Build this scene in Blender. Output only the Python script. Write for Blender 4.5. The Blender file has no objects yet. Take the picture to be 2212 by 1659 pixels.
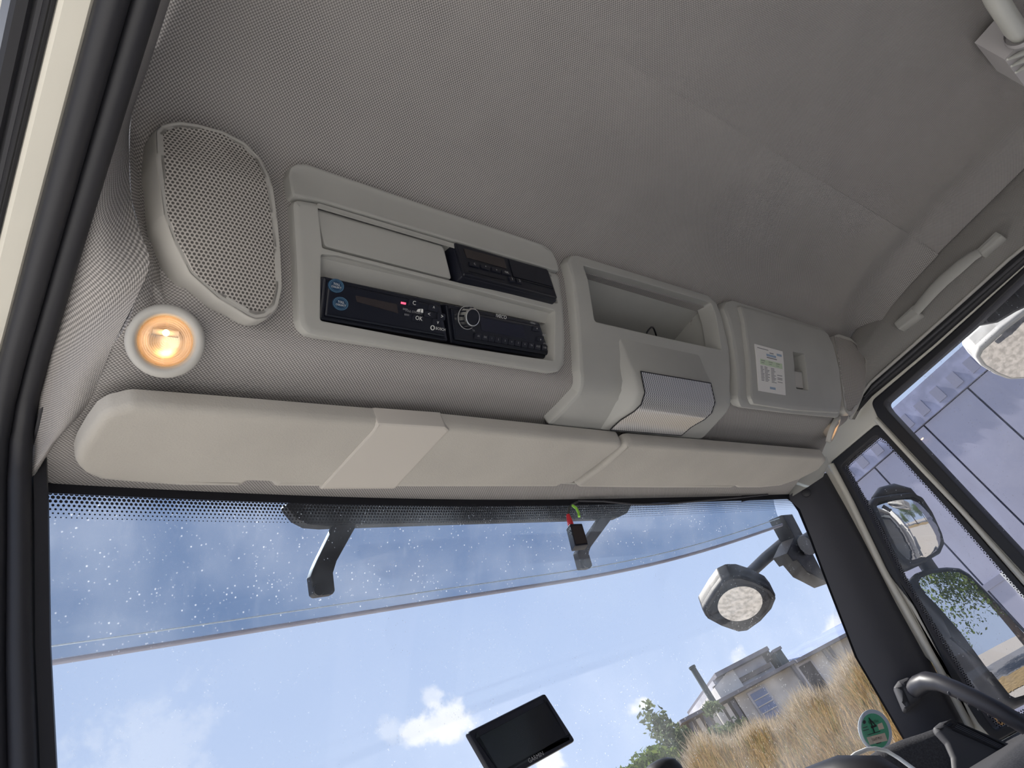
import bpy, bmesh, math, random
import numpy as np
from mathutils import Vector, Matrix

# ------------------------------------------------------------------ camera, world, sun, exposure
H = 2.45                                   # eye height above the yard; cab coordinates have the eye at 0,0,0
RM = np.array([[0.736, 0.093, 0.671], [-0.525, 0.704, 0.478], [-0.428, -0.704, 0.567]])
_P = np.array([1106.0, 829.5])
_a = np.array([2864.067, 1052.271]) - _P
_b = np.array([-654.263, 3191.75]) - _P
F = math.sqrt(-(_a @ _b))
_X = np.array([*_a, F]); _X /= np.linalg.norm(_X)
_Y = np.array([*_b, F]); _Y /= np.linalg.norm(_Y)
RM = np.array([_X, _Y, np.cross(_X, _Y)])
sc = bpy.context.scene
C = sc.collection
cd = bpy.data.cameras.new('camera'); cd.sensor_width = 36; cd.lens = F / 2212 * 36; cd.clip_start = .01; cd.clip_end = 500
cam = bpy.data.objects.new('camera', cd); C.objects.link(cam)
M = Matrix.Identity(4)
for i in range(3):
    M[i][0] = RM[i, 0]; M[i][1] = -RM[i, 1]; M[i][2] = -RM[i, 2]
M[2][3] = H
cam.matrix_world = M
sc.camera = cam
sc.view_settings.view_transform = 'Standard'
sc.view_settings.look = 'None'
sc.view_settings.gamma = 1
sc.view_settings.use_curve_mapping = False
sc.view_settings.exposure = 0.6
sc.cycles.max_bounces = 7; sc.cycles.diffuse_bounces = 4; sc.cycles.glossy_bounces = 3; sc.cycles.transmission_bounces = 3; sc.cycles.transparent_max_bounces = 12
sc.cycles.adaptive_threshold = .08

def ray(u, v): return RM @ np.array([u - _P[0], v - _P[1], F])
def atx(u, v, x): r = ray(u, v); return r * (x / r[0])
def aty(u, v, y): r = ray(u, v); return r * (y / r[1])
def atz(u, v, z): r = ray(u, v); return r * (z / r[2])

class NT:
    """small helper for node trees"""
    def __init__(s, nt): s.nt = nt; s.n = nt.nodes; s.l = nt.links
    def new(s, t, **k):
        o = s.n.new(t)
        for a, b in k.items(): setattr(o, a, b)
        return o
    def put(s, sock, v):
        if hasattr(v, 'is_output'): s.l.new(v, sock)
        else: sock.default_value = v
    def math(s, op, a, b=None, c=None):
        o = s.new('ShaderNodeMath', operation=op); s.put(o.inputs[0], a)
        if b is not None: s.put(o.inputs[1], b)
        if c is not None: s.put(o.inputs[2], c)
        return o.outputs[0]
    def vmath(s, op, a, b=None):
        o = s.new('ShaderNodeVectorMath', operation=op); s.put(o.inputs[0], a)
        if b is not None: s.put(o.inputs[1], b)
        return o.outputs['Value'] if op in ('DOT_PRODUCT', 'LENGTH', 'DISTANCE') else o.outputs['Vector']
    def mix(s, f, a, b):
        o = s.new('ShaderNodeMix', data_type='RGBA'); s.put(o.inputs['Factor'], f)
        s.put(o.inputs['A'], a); s.put(o.inputs['B'], b); return o.outputs['Result']
    def smooth(s, v, a, b, lo=0., hi=1.):
        o = s.new('ShaderNodeMapRange', interpolation_type='SMOOTHSTEP'); s.put(o.inputs['Value'], v)
        o.inputs['From Min'].default_value = a; o.inputs['From Max'].default_value = b
        o.inputs['To Min'].default_value = lo; o.inputs['To Max'].default_value = hi; return o.outputs['Result']
    def noise(s, vec, scale, detail=2, rough=.5):
        o = s.new('ShaderNodeTexNoise'); o.inputs['Scale'].default_value = scale
        o.inputs['Detail'].default_value = detail; o.inputs['Roughness'].default_value = rough
        if vec is not None: s.put(o.inputs['Vector'], vec)
        return o.outputs['Fac']
    def uv(s): return s.new('ShaderNodeTexCoord').outputs['UV']
    def obj(s): return s.new('ShaderNodeTexCoord').outputs['Object']
    def xyz(s, v):
        o = s.new('ShaderNodeSeparateXYZ'); s.put(o.inputs[0], v); return o.outputs

def unit(v): v = np.asarray(v, float); return v / np.linalg.norm(v)

w = bpy.data.worlds.new('sky'); sc.world = w; w.use_nodes = True
W = NT(w.node_tree); W.n.clear()
gdir = W.new('ShaderNodeTexCoord').outputs['Generated']
gz = W.xyz(gdir)[2]
col = W.mix(W.smooth(gz, -.05, .75), (.40, .49, .68, 1), (.26, .345, .54, 1))
for (u, v, rad, amp) in ((905, 1578, .024, 1.), (940, 1560, .026, 1.), (985, 1547, .030, 1.), (965, 1580, .02, 1.), (1372, 1534, .016, 1.), (1395, 1524, .012, 1.),
                         (1595, 1428, .016, .8), (1185, 1650, .022, 1.), (1812, 1362, .02, .9), (935, 1512, .016, .6), (840, 1575, .02, .4), (330, 1640, .09, .25)):
    d = unit(ray(u, v))
    nz = W.math('MULTIPLY', W.math('SUBTRACT', W.noise(gdir, 34, 4, .6), .5), rad * 2.2)
    dist = W.math('ADD', W.vmath('DISTANCE', gdir, tuple(d)), nz)
    col = W.mix(W.smooth(dist, rad, rad * .35, 0, amp * .9), col, (.72, .73, .76, 1))
hz = W.math('MULTIPLY', W.smooth(W.noise(gdir, 2.2, 3), .35, .8), .35)
col = W.mix(hz, col, (.46, .53, .65, 1))
bg = W.new('ShaderNodeBackground'); W.l.new(col, bg.inputs[0]); bg.inputs[1].default_value = 1.0
W.l.new(bg.outputs[0], W.new('ShaderNodeOutputWorld').inputs[0])

sd = bpy.data.lights.new('sun', 'SUN'); sd.energy = 6.5; sd.angle = math.radians(.6); sd.color = (1, .95, .88)
so = bpy.data.objects.new('sun', sd); C.objects.link(so)
SUN = Vector((-.08, .70, 1.0)).normalized()
so.rotation_euler = (-SUN).to_track_quat('-Z', 'Y').to_euler(); so.location = (0, 0, 60)

# ------------------------------------------------------------------ materials
MATS = {}
def pbr(name, color, rough=.5, metal=0., spec=.5, bump=None, emit=None, var=0., vscale=8., **k):
    m = bpy.data.materials.new(name); m.use_nodes = True; T = NT(m.node_tree); b = T.n['Principled BSDF']
    b.inputs['Base Color'].default_value = (*color, 1); b.inputs['Roughness'].default_value = rough
    b.inputs['Metallic'].default_value = metal; b.inputs['Specular IOR Level'].default_value = spec
    if var:
        n = T.noise(T.obj(), vscale, 3)
        c2 = tuple(c * (1 - var) for c in color); c1 = tuple(min(1, c * (1 + var)) for c in color)
        T.l.new(T.mix(T.smooth(n, .3, .7), (*c2, 1), (*c1, 1)), b.inputs['Base Color'])
    if bump:
        n = T.noise(T.obj(), bump[0], 2); bn = T.new('ShaderNodeBump'); bn.inputs['Strength'].default_value = bump[1]
        bn.inputs['Distance'].default_value = .001; T.l.new(n, bn.inputs['Height']); T.l.new(bn.outputs[0], b.inputs['Normal'])
    if emit: b.inputs['Emission Color'].default_value = (*emit[0], 1); b.inputs['Emission Strength'].default_value = emit[1]
    for a, v in k.items(): b.inputs[a].default_value = v
    MATS[name] = m
    return m

def fabric(name, c1, c2, p=.0042):
    m = bpy.data.materials.new(name); m.use_nodes = True; T = NT(m.node_tree); b = T.n['Principled BSDF']
    uv = T.uv(); x, y, _ = T.xyz(uv); k = 2 * math.pi / p
    wob = T.math('MULTIPLY', T.noise(uv, 60, 2), .0012)
    a = T.math('SINE', T.math('MULTIPLY', T.math('ADD', x, wob), k)); c = T.math('SINE', T.math('MULTIPLY', T.math('ADD', y, wob), k))
    h = T.math('MULTIPLY', a, c)
    f = T.smooth(h, -.5, .6)
    big = T.noise(uv, 9, 3)
    cc = T.mix(f, (*c2, 1), (*c1, 1)); cc = T.mix(T.smooth(big, .3, .75, 0, .22), cc, tuple(v * .8 for v in c1) + (1,))
    T.l.new(cc, b.inputs['Base Color']); b.inputs['Roughness'].default_value = .95; b.inputs['Specular IOR Level'].default_value = .1
    bn = T.new('ShaderNodeBump'); bn.inputs['Strength'].default_value = .5; bn.inputs['Distance'].default_value = .0006
    T.l.new(h, bn.inputs['Height']); T.l.new(bn.outputs[0], b.inputs['Normal'])
    MATS[name] = m; return m

def dotmat(name, p, rad, cdot, cbase, transparent=False, grad=None):
    """hexagonal dots in UV metres. transparent: base is clear. grad=(v0,v1): dots shrink over that V range"""
    m = bpy.data.materials.new(name); m.use_nodes = True; T = NT(m.node_tree); b = T.n['Principled BSDF']
    x, y, _ = T.xyz(T.uv())
    u = T.math('DIVIDE', x, p); v = T.math('DIVIDE', y, p)
    def lat(ou, ov):
        fu = T.math('SUBTRACT', T.math('FRACT', T.math('ADD', u, ou)), .5)
        fv = T.math('MULTIPLY', T.math('SUBTRACT', T.math('FRACT', T.math('ADD', T.math('DIVIDE', v, 1.732), ov)), .5), 1.732)
        return T.math('SQRT', T.math('ADD', T.math('POWER', fu, 2), T.math('POWER', fv, 2)))
    d = T.math('MINIMUM', lat(100.5, 100.5), lat(100., 100.))
    if grad:
        r = T.new('ShaderNodeMapRange'); T.put(r.inputs['Value'], y)
        r.inputs['From Min'].default_value = grad[0]; r.inputs['From Max'].default_value = grad[1]
        r.inputs['To Min'].default_value = rad * 1.25; r.inputs['To Max'].default_value = rad * .35
        e = T.math('LESS_THAN', d, r.outputs['Result'])
    else: e = T.smooth(d, rad * 1.15, rad * .85)
    if transparent:
        b.inputs['Base Color'].default_value = (*cdot, 1); b.inputs['Roughness'].default_value = .6
        T.l.new(e, b.inputs['Alpha'])
    else:
        T.l.new(T.mix(e, (*cbase, 1), (*cdot, 1)), b.inputs['Base Color']); b.inputs['Roughness'].default_value = .6
        b.inputs['Specular IOR Level'].default_value = .25
        bn = T.new('ShaderNodeBump'); bn.inputs['Strength'].default_value = .4; bn.inputs['Distance'].default_value = .001
        bn.invert = True; T.l.new(e, bn.inputs['Height']); T.l.new(bn.outputs[0], b.inputs['Normal'])
    MATS[name] = m; return m

def glassmat(name, tint, gloss, dirt, dscale=60., streak=0., dcol=(.75, .78, .82)):
    m = bpy.data.materials.new(name); m.use_nodes = True; T = NT(m.node_tree); T.n.clear()
    tr = T.new('ShaderNodeBsdfTransparent'); tr.inputs[0].default_value = (*tint, 1)
    gl = T.new('ShaderNodeBsdfGlossy'); gl.inputs['Roughness'].default_value = .02
    df = T.new('ShaderNodeBsdfDiffuse'); df.inputs[0].default_value = (*dcol, 1)
    tl = T.new('ShaderNodeBsdfTranslucent'); tl.inputs[0].default_value = (*dcol, 1)
    ad = T.new('ShaderNodeMixShader'); ad.inputs[0].default_value = .6
    T.l.new(df.outputs[0], ad.inputs[1]); T.l.new(tl.outputs[0], ad.inputs[2])
    m1 = T.new('ShaderNodeMixShader'); m1.inputs[0].default_value = gloss
    T.l.new(tr.outputs[0], m1.inputs[1]); T.l.new(gl.outputs[0], m1.inputs[2])
    o = T.obj()
    vo = T.new('ShaderNodeTexVoronoi'); vo.inputs['Scale'].default_value = dscale; T.l.new(o, vo.inputs['Vector'])
    spk = T.math('MULTIPLY', T.smooth(vo.outputs['Distance'], .24, .06), T.smooth(T.noise(o, dscale * .25, 3), .46, .60))
    haze = T.math('MULTIPLY', T.smooth(T.noise(o, 5, 4), .3, .8), .35)
    fac = T.math('MULTIPLY', T.math('ADD', spk, haze), dirt)
    if streak:
        mp = T.new('ShaderNodeMapping'); mp.inputs['Scale'].default_value = (40, 14, 3); T.l.new(o, mp.inputs['Vector'])
        fac = T.math('ADD', fac, T.math('MULTIPLY', T.smooth(T.noise(mp.outputs[0], 1.5, 3), .55, .75), streak))
    m2 = T.new('ShaderNodeMixShader'); T.l.new(fac, m2.inputs[0])
    T.l.new(m1.outputs[0], m2.inputs[1]); T.l.new(ad.outputs[0], m2.inputs[2])
    T.l.new(m2.outputs[0], T.new('ShaderNodeOutputMaterial').inputs[0])
    MATS[name] = m; return m

fabric('fabric', (.45, .425, .41), (.168, .160, .158))
fabric('fabric_shaded', (.33, .315, .30), (.17, .163, .157), .0034)  # finer weave, darkened: the side liner's shade is mixed into its colour
pbr('panel', (.355, .35, .33), .55, spec=.35, bump=(900, .08), var=.04)
pbr('panel_light', (.40, .385, .36), .5, spec=.35, bump=(900, .06))
pbr('visor', (.40, .377, .343), .75, spec=.25, bump=(420, .35), var=.04)
pbr('sleeve', (.45, .42, .385), .5, spec=.35)
pbr('black', (.012, .012, .016), .45, spec=.4)
pbr('black_matte', (.014, .014, .018), .8, spec=.2)
pbr('device', (.008, .009, .016), .38, spec=.4)
pbr('device_face', (.006, .007, .013), .3, spec=.45)
pbr('rubber', (.012, .012, .016), .5, spec=.45, bump=(200, .1))
pbr('pillar', (.05, .05, .06), .6, spec=.4, bump=(700, .12))
pbr('dash', (.04, .04, .045), .6, spec=.35, bump=(260, .5), var=.3, vscale=300)
pbr('dash_smooth', (.055, .055, .062), .6, spec=.35)
pbr('handle', (.022, .022, .03), .45, spec=.5)
pbr('paint', (.58, .555, .49), .3, spec=.5, var=.03)
pbr('paint_white', (.75, .74, .70), .35)
pbr('lcd', (.028, .022, .022), .25)
pbr('lcd_dark', (.008, .009, .02), .2)
pbr('ink_white', (.62, .62, .60), .6)
pbr('ink_dim', (.30, .30, .31), .6)
pbr('ink_black', (.02, .02, .02), .7)
pbr('sticker_blue', (.008, .035, .08), .45)
pbr('sticker_blue_light', (.06, .13, .20), .5)
pbr('led_red', (.8, .05, .08), .4, emit=((1, .06, .12), 1.6))
pbr('led_off', (.09, .09, .10), .4)
pbr('chrome', (.85, .83, .8), .32, metal=1)
pbr('mirror', (.62, .62, .62), .0, metal=1)
pbr('paper', (.72, .70, .68), .8)
pbr('paper_green', (.52, .62, .45), .8)
pbr('ink_grey', (.22, .22, .23), .9)
pbr('ink_blue', (.30, .38, .50), .9)
pbr('sticker_ring', (.62, .72, .84), .5)
pbr('sticker_green', (.08, .48, .27), .5)
pbr('sticker_cream', (.85, .72, .58), .6)
pbr('red_plastic', (.42, .02, .03), .4)
pbr('green_wire', (.28, .62, .06), .4)
pbr('cable_white', (.80, .80, .76), .4)
pbr('rail', (.62, .62, .57), .35)
pbr('rail_grey', (.50, .48, .48), .5)
pbr('bulb', (1, .6, .2), .3, emit=((1, .62, .22), 10.))
pbr('bulb_far', (1, .6, .2), .3, emit=((1, .55, .2), 4.))
pbr('reflector', (.90, .78, .66), .25, metal=.7)
pbr('trailer', (.37, .37, .46), .5, var=.06, vscale=3)
pbr('trailer_dark', (.25, .25, .32), .55)
pbr('trailer_rail', (.30, .31, .42), .5, var=.2, vscale=12)
pbr('gravel', (.33, .305, .275), .95, spec=.1, var=.25, vscale=9)
pbr('soil', (.22, .16, .085), .95, spec=.1, var=.3, vscale=2)
pbr('bounce_pale', (.62, .60, .56), .9, var=.1, vscale=2)  # pale tone for unseen surfaces that bounce light into the cab
pbr('asphalt', (.14, .14, .15), .9)
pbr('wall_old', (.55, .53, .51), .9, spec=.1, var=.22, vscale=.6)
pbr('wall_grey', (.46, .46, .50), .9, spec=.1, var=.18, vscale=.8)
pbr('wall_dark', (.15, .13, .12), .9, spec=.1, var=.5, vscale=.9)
pbr('roof_dark', (.16, .16, .19), .8)
pbr('roof_blue', (.22, .27, .42), .6, var=.1, vscale=1)
pbr('opening', (.07, .065, .07), .8)
pbr('chimney', (.045, .065, .075), .8)
pbr('bark', (.10, .07, .05), .9)
pbr('screen', (.006, .007, .012), .12)
dotmat('grille', .0046, .33, (.09, .085, .08), (.44, .41, .385))
dotmat('grille_far', .0046, .33, (.16, .15, .14), (.40, .375, .35))
dotmat('frit_dots', .0053, .34, (.01, .01, .014), (0, 0, 0), True, (0., .030))
dotmat('frit_dots_small', .0055, .33, (.01, .01, .014), (0, 0, 0), True)
glassmat('windscreen', (.955, .965, .97), .022, .40, 190)
glassmat('sideglass', (.88, .89, .92), .04, .42, 130, .12)
glassmat('tinted', (.355, .43, .525), .03, .36, 110, .02)
def lensmat():
    m = bpy.data.materials.new('lamp_lens'); m.use_nodes = True; T = NT(m.node_tree); b = T.n['Principled BSDF']
    x, y, _ = T.xyz(T.uv()); k = 2 * math.pi / .0052
    g = T.math('MULTIPLY', T.math('SINE', T.math('MULTIPLY', x, k)), T.math('SINE', T.math('MULTIPLY', y, k)))
    T.l.new(T.mix(T.smooth(g, -.6, .6), (.13, .13, .14, 1), (.58, .57, .56, 1)), b.inputs['Base Color'])
    b.inputs['Roughness'].default_value = .2; b.inputs['Specular IOR Level'].default_value = .8; b.inputs['Metallic'].default_value = .15
    MATS['lamp_lens'] = m
lensmat()
def clearmat(name, tint, gloss=.06):
    m = bpy.data.materials.new(name); m.use_nodes = True; T = NT(m.node_tree); T.n.clear()
    tr = T.new('ShaderNodeBsdfTransparent'); tr.inputs[0].default_value = (*tint, 1)
    gl = T.new('ShaderNodeBsdfGlossy'); gl.inputs['Roughness'].default_value = .05
    mx = T.new('ShaderNodeMixShader'); mx.inputs[0].default_value = gloss
    T.l.new(tr.outputs[0], mx.inputs[1]); T.l.new(gl.outputs[0], mx.inputs[2])
    T.l.new(mx.outputs[0], T.new('ShaderNodeOutputMaterial').inputs[0]); MATS[name] = m
clearmat('clear_lens', (1., .92, .82), .08)
def leafmat(name, c1, c2, tr=.35):
    m = bpy.data.materials.new(name); m.use_nodes = True; T = NT(m.node_tree); T.n.clear()
    info = T.new('ShaderNodeNewGeometry')
    c = T.mix(info.outputs['Random Per Island'], (*c1, 1), (*c2, 1))
    a = T.new('ShaderNodeBsdfDiffuse'); b = T.new('ShaderNodeBsdfTranslucent'); mx = T.new('ShaderNodeMixShader'); mx.inputs[0].default_value = tr
    T.l.new(c, a.inputs[0]); T.l.new(c, b.inputs[0]); T.l.new(a.outputs[0], mx.inputs[1]); T.l.new(b.outputs[0], mx.inputs[2])
    T.l.new(mx.outputs[0], T.new('ShaderNodeOutputMaterial').inputs[0]); MATS[name] = m
leafmat('dry_grass', (.33, .21, .085), (.46, .33, .17))
leafmat('seed_grass', (.45, .36, .25), (.56, .47, .35))
leafmat('green_grass', (.17, .17, .07), (.30, .26, .11))
leafmat('leaves', (.075, .13, .035), (.17, .22, .06))
leafmat('leaves_grey', (.11, .15, .085), (.20, .23, .13))

# ------------------------------------------------------------------ object helpers
WL = {}
def wl(o): return WL[o.name]
def tag(o, label=None, cat=None, group=None, kind=None):
    if label: o['label'] = label
    if cat: o['category'] = cat
    if group: o['group'] = group
    if kind: o['kind'] = kind
    return o
def thing(name, base, label, cat, group=None):
    o = bpy.data.objects.new(name, None); C.objects.link(o); o.empty_display_size = .05
    p = Vector((float(base[0]), float(base[1]), float(base[2]) + H)); o.location = p; WL[o.name] = p
    return tag(o, label, cat, group)
def link(o, base, parent):
    """base: world location (Vector)"""
    C.objects.link(o); WL[o.name] = base.copy()
    if parent: o.parent = parent; o.location = base - wl(parent)
    else: o.location = base
    return o
def mk(name, verts, faces, mat, parent=None, smooth=None, uvs=None, recalc=True):
    """verts in cab coordinates; smooth: angle in degrees for soft edges; uvs: per vertex (u,v)"""
    vs = np.array([tuple(map(float, v)) for v in verts]); vs[:, 2] += H
    lo, hi = vs.min(0), vs.max(0); base = np.array([(lo[0] + hi[0]) / 2, (lo[1] + hi[1]) / 2, lo[2]])
    me = bpy.data.meshes.new(name); me.from_pydata([tuple(v) for v in vs - base], [], [list(f) for f in faces])
    if recalc:
        bm = bmesh.new(); bm.from_mesh(me); bmesh.ops.recalc_face_normals(bm, faces=bm.faces); bm.to_mesh(me); bm.free()
    if uvs is not None:
        ly = me.uv_layers.new(name='UVMap')
        for lp in me.loops: ly.data[lp.index].uv = uvs[lp.vertex_index]
    me.materials.append(MATS[mat])
    if smooth is not None:
        me.shade_smooth()
        try: me.set_sharp_from_angle(angle=math.radians(smooth))
        except Exception: pass
    o = bpy.data.objects.new(name, me)
    return link(o, Vector(base), parent)
class MB:
    def __init__(s): s.v = []; s.f = []; s.uv = []
    def add(s, vs, fs, uv=None):
        n = len(s.v); s.v += [tuple(p) for p in vs]; s.f += [[i + n for i in f] for f in fs]
        s.uv += list(uv) if uv is not None else [(0, 0)] * len(vs); return s
    def box(s, lo, hi):
        x0, y0, z0 = lo; x1, y1, z1 = hi
        return s.add([(x, y, z) for x in (x0, x1) for y in (y0, y1) for z in (z0, z1)],
                     [(0, 1, 3, 2), (4, 6, 7, 5), (0, 4, 5, 1), (2, 3, 7, 6), (0, 2, 6, 4), (1, 5, 7, 3)])
    def tube(s, path, rad, n=10, caps=True, flat=1., up=None):
        P = [np.array(p, float) for p in path]; R = rad if hasattr(rad, '__len__') else [rad] * len(P)
        T = [unit(P[min(i + 1, len(P) - 1)] - P[max(i - 1, 0)]) for i in range(len(P))]
        ref = np.array(up, float) if up is not None else np.array([0, 0, 1.]) if abs(T[0][2]) < .9 else np.array([1., 0, 0])
        vs = []; fs = []
        for p, t, r in zip(P, T, R):
            a = unit(ref - t * (ref @ t)); b = np.cross(t, a); ref = a
            for k in range(n):
                an = 2 * math.pi * k / n; vs.append(p + r * (math.cos(an) * a * flat + math.sin(an) * b))
        for i in range(len(P) - 1):
            for k in range(n): fs.append((i * n + k, i * n + (k + 1) % n, (i + 1) * n + (k + 1) % n, (i + 1) * n + k))
        if caps: fs += [list(range(n))[::-1], [(len(P) - 1) * n + k for k in range(n)]]
        return s.add(vs, fs)
    def lathe(s, c, nrm, prof, n=40, e1=None):
        """prof: (radius, height along nrm) list, open surface"""
        c = np.array(c, float); nrm = unit(nrm); e = np.array(e1, float) if e1 is not None else np.array([1., 0, 0])
        e = unit(e - nrm * (e @ nrm)); g = np.cross(nrm, e); vs = []; fs = []
        for r, h in prof:
            for k in range(n): an = 2 * math.pi * k / n; vs.append(c + nrm * h + r * (math.cos(an) * e + math.sin(an) * g))
        for i in range(len(prof) - 1):
            for k in range(n): fs.append((i * n + k, i * n + (k + 1) % n, (i + 1) * n + (k + 1) % n, (i + 1) * n + k))
        return s.add(vs, fs)
    def grid(s, rows, uv=None):
        n = len(rows[0]); vs = [p for r in rows for p in r]
        fs = [(i * n + j, i * n + j + 1, (i + 1) * n + j + 1, (i + 1) * n + j) for i in range(len(rows) - 1) for j in range(n - 1)]
        return s.add(vs, fs, [q for r in uv for q in r] if uv else None)
    def go(s, name, mat, parent=None, smooth=None, recalc=True):
        return mk(name, s.v, s.f, mat, parent, smooth, s.uv, recalc)

class Plane:
    """flat working plane: px() turns a pixel into plane coordinates, at() turns those (plus height) into a point"""
    def __init__(s, p0, n, e1=(1, 0, 0)):
        s.p = np.array(p0, float); s.n = unit(n)
        if s.n @ s.p > 0: s.n = -s.n                       # height counts towards the eye
        e = np.array(e1, float); s.e1 = unit(e - s.n * (e @ s.n)); s.e2 = np.cross(s.n, s.e1)
        s.bulge = 0.; s.c = (0, 0); s.cuts = []; s.cutx = []
    def px(s, u, v):
        r = ray(u, v); t = (s.p @ s.n) / (r @ s.n); d = r * t - s.p; return (d @ s.e1, d @ s.e2)
    def at(s, a, b, h=0.):
        if s.bulge: h -= s.bulge * ((a - s.c[0]) ** 2 + (b - s.c[1]) ** 2)
        return s.p + s.e1 * a + s.e2 * b + s.n * h
class Prof:
    """header skin: a profile in (y, z) swept across the cab; coordinates (x, s)"""
    def __init__(s, pts, zero):
        s.pts = np.array(pts, float); d = np.diff(s.pts, axis=0); L = np.hypot(*d.T)
        s.s = np.concatenate([[0], np.cumsum(L)]); s.s -= s.s[zero]
        t = d / L[:, None]; n = np.stack([t[:, 1], -t[:, 0]], 1)   # towards the cab (back and down)
        vn = np.vstack([n[:1], (n[1:] + n[:-1]), n[-1:]]); s.nv = vn / np.linalg.norm(vn, axis=1)[:, None]
        s.cuts = list(s.s); s.cutx = []
    def at(s, x, q, h=0.):
        y = np.interp(q, s.s, s.pts[:, 0]); z = np.interp(q, s.s, s.pts[:, 1])
        ny = np.interp(q, s.s, s.nv[:, 0]); nz = np.interp(q, s.s, s.nv[:, 1])
        return np.array([x, y + ny * h, z + nz * h])
    def nrm(s, q): return unit((0, np.interp(q, s.s, s.nv[:, 0]), np.interp(q, s.s, s.nv[:, 1])))
    def px(s, u, v, h=0.):
        r = ray(u, v); o = s.pts + s.nv * h; best = None
        for i in range(len(o) - 1):
            a, b = o[i], o[i + 1]; A = np.array([[r[1], a[0] - b[0]], [r[2], a[1] - b[1]]])
            if abs(np.linalg.det(A)) < 1e-12: continue
            t, k = np.linalg.solve(A, a)
            if t > 0 and -1e-9 <= k <= 1 + 1e-9 and (best is None or t < best[0]): best = (t, s.s[i] + k * (s.s[i + 1] - s.s[i]))
        if best is None: raise ValueError('pixel %g %g misses the header' % (u, v))
        return (r[0] * best[0], best[1])

def area2(P): return sum(P[i][0] * P[(i + 1) % len(P)][1] - P[(i + 1) % len(P)][0] * P[i][1] for i in range(len(P))) / 2
def ccw(P): return list(P) if area2(P) > 0 else list(P)[::-1]
def rnd(P, r, n=5):
    """fillet polygon corners"""
    out = []; m = len(P); R = r if hasattr(r, '__len__') else [r] * m
    for i in range(m):
        p = np.array(P[i]); a = np.array(P[i - 1]) - p; b = np.array(P[(i + 1) % m]) - p
        la, lb = np.linalg.norm(a), np.linalg.norm(b); a = a / la; b = b / lb
        ang = math.acos(max(-1, min(1, a @ b)))
        if R[i] <= 0 or ang > 3.05: out.append(tuple(p)); continue
        t = min(R[i] / math.tan(ang / 2), .45 * la, .45 * lb)
        for k in range(n + 1):
            q = k / n; out.append(tuple((1 - q) ** 2 * (p + a * t) + 2 * q * (1 - q) * p + q * q * (p + b * t)))
    return out
def inset(P, d):
    """shrink a counter-clockwise loop by d (miter)"""
    m = len(P); out = []
    for i in range(m):
        p = np.array(P[i]); a = p - np.array(P[i - 1]); b = np.array(P[(i + 1) % m]) - p
        la, lb = np.linalg.norm(a), np.linalg.norm(b)
        if la < 1e-9 or lb < 1e-9: a = b = (a if la > lb else b); la = lb = max(la, lb, 1e-9)
        na = np.array([-a[1], a[0]]) / la; nb = np.array([-b[1], b[0]]) / lb; nn = na + nb; q = nn @ nn
        if q < .2: nn = na; q = 1.
        out.append(tuple(p + nn * (2 * d / q if q != 1. else d)))
    return out
def dedupe(P):
    out = []
    for p in P:
        if not out or math.hypot(p[0] - out[-1][0], p[1] - out[-1][1]) > 2e-5: out.append(p)
    if math.hypot(out[0][0] - out[-1][0], out[0][1] - out[-1][1]) < 2e-5: out.pop()
    return out
def densify(P, cuts, ax=1):
    out = []
    for i in range(len(P)):
        a = np.array(P[i]); b = np.array(P[(i + 1) % len(P)]); out.append(tuple(a)); ts = []
        for c in cuts:
            if (a[ax] - c) * (b[ax] - c) < 0: ts.append((c - a[ax]) / (b[ax] - a[ax]))
        for t in sorted(ts):
            if .01 < t < .99: out.append(tuple(a + (b - a) * t))
    return out
def fill2d(loops, S):
    bm = bmesh.new()
    for L in loops:
        vs = [bm.verts.new((p[0], p[1], 0)) for p in L]
        for i in range(len(vs)): bm.edges.new((vs[i], vs[(i + 1) % len(vs)]))
    bmesh.ops.triangle_fill(bm, use_beauty=True, use_dissolve=False, edges=bm.edges[:])
    for ax, cuts in ((1, S.cuts), (0, S.cutx)):
        if not cuts: continue
        lo = min(p[ax] for p in loops[0]); hi = max(p[ax] for p in loops[0])
        for c in cuts:
            if lo + 1e-5 < c < hi - 1e-5:
                no = (0, 1, 0) if ax else (1, 0, 0); co = (0, c, 0) if ax else (c, 0, 0)
                bmesh.ops.bisect_plane(bm, geom=bm.verts[:] + bm.edges[:] + bm.faces[:], dist=1e-6, plane_co=co, plane_no=no)
    bm.verts.index_update()
    vs = [(v.co.x, v.co.y) for v in bm.verts]; fs = [[v.index for v in f.verts] for f in bm.faces]; bm.free()
    return vs, fs
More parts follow.
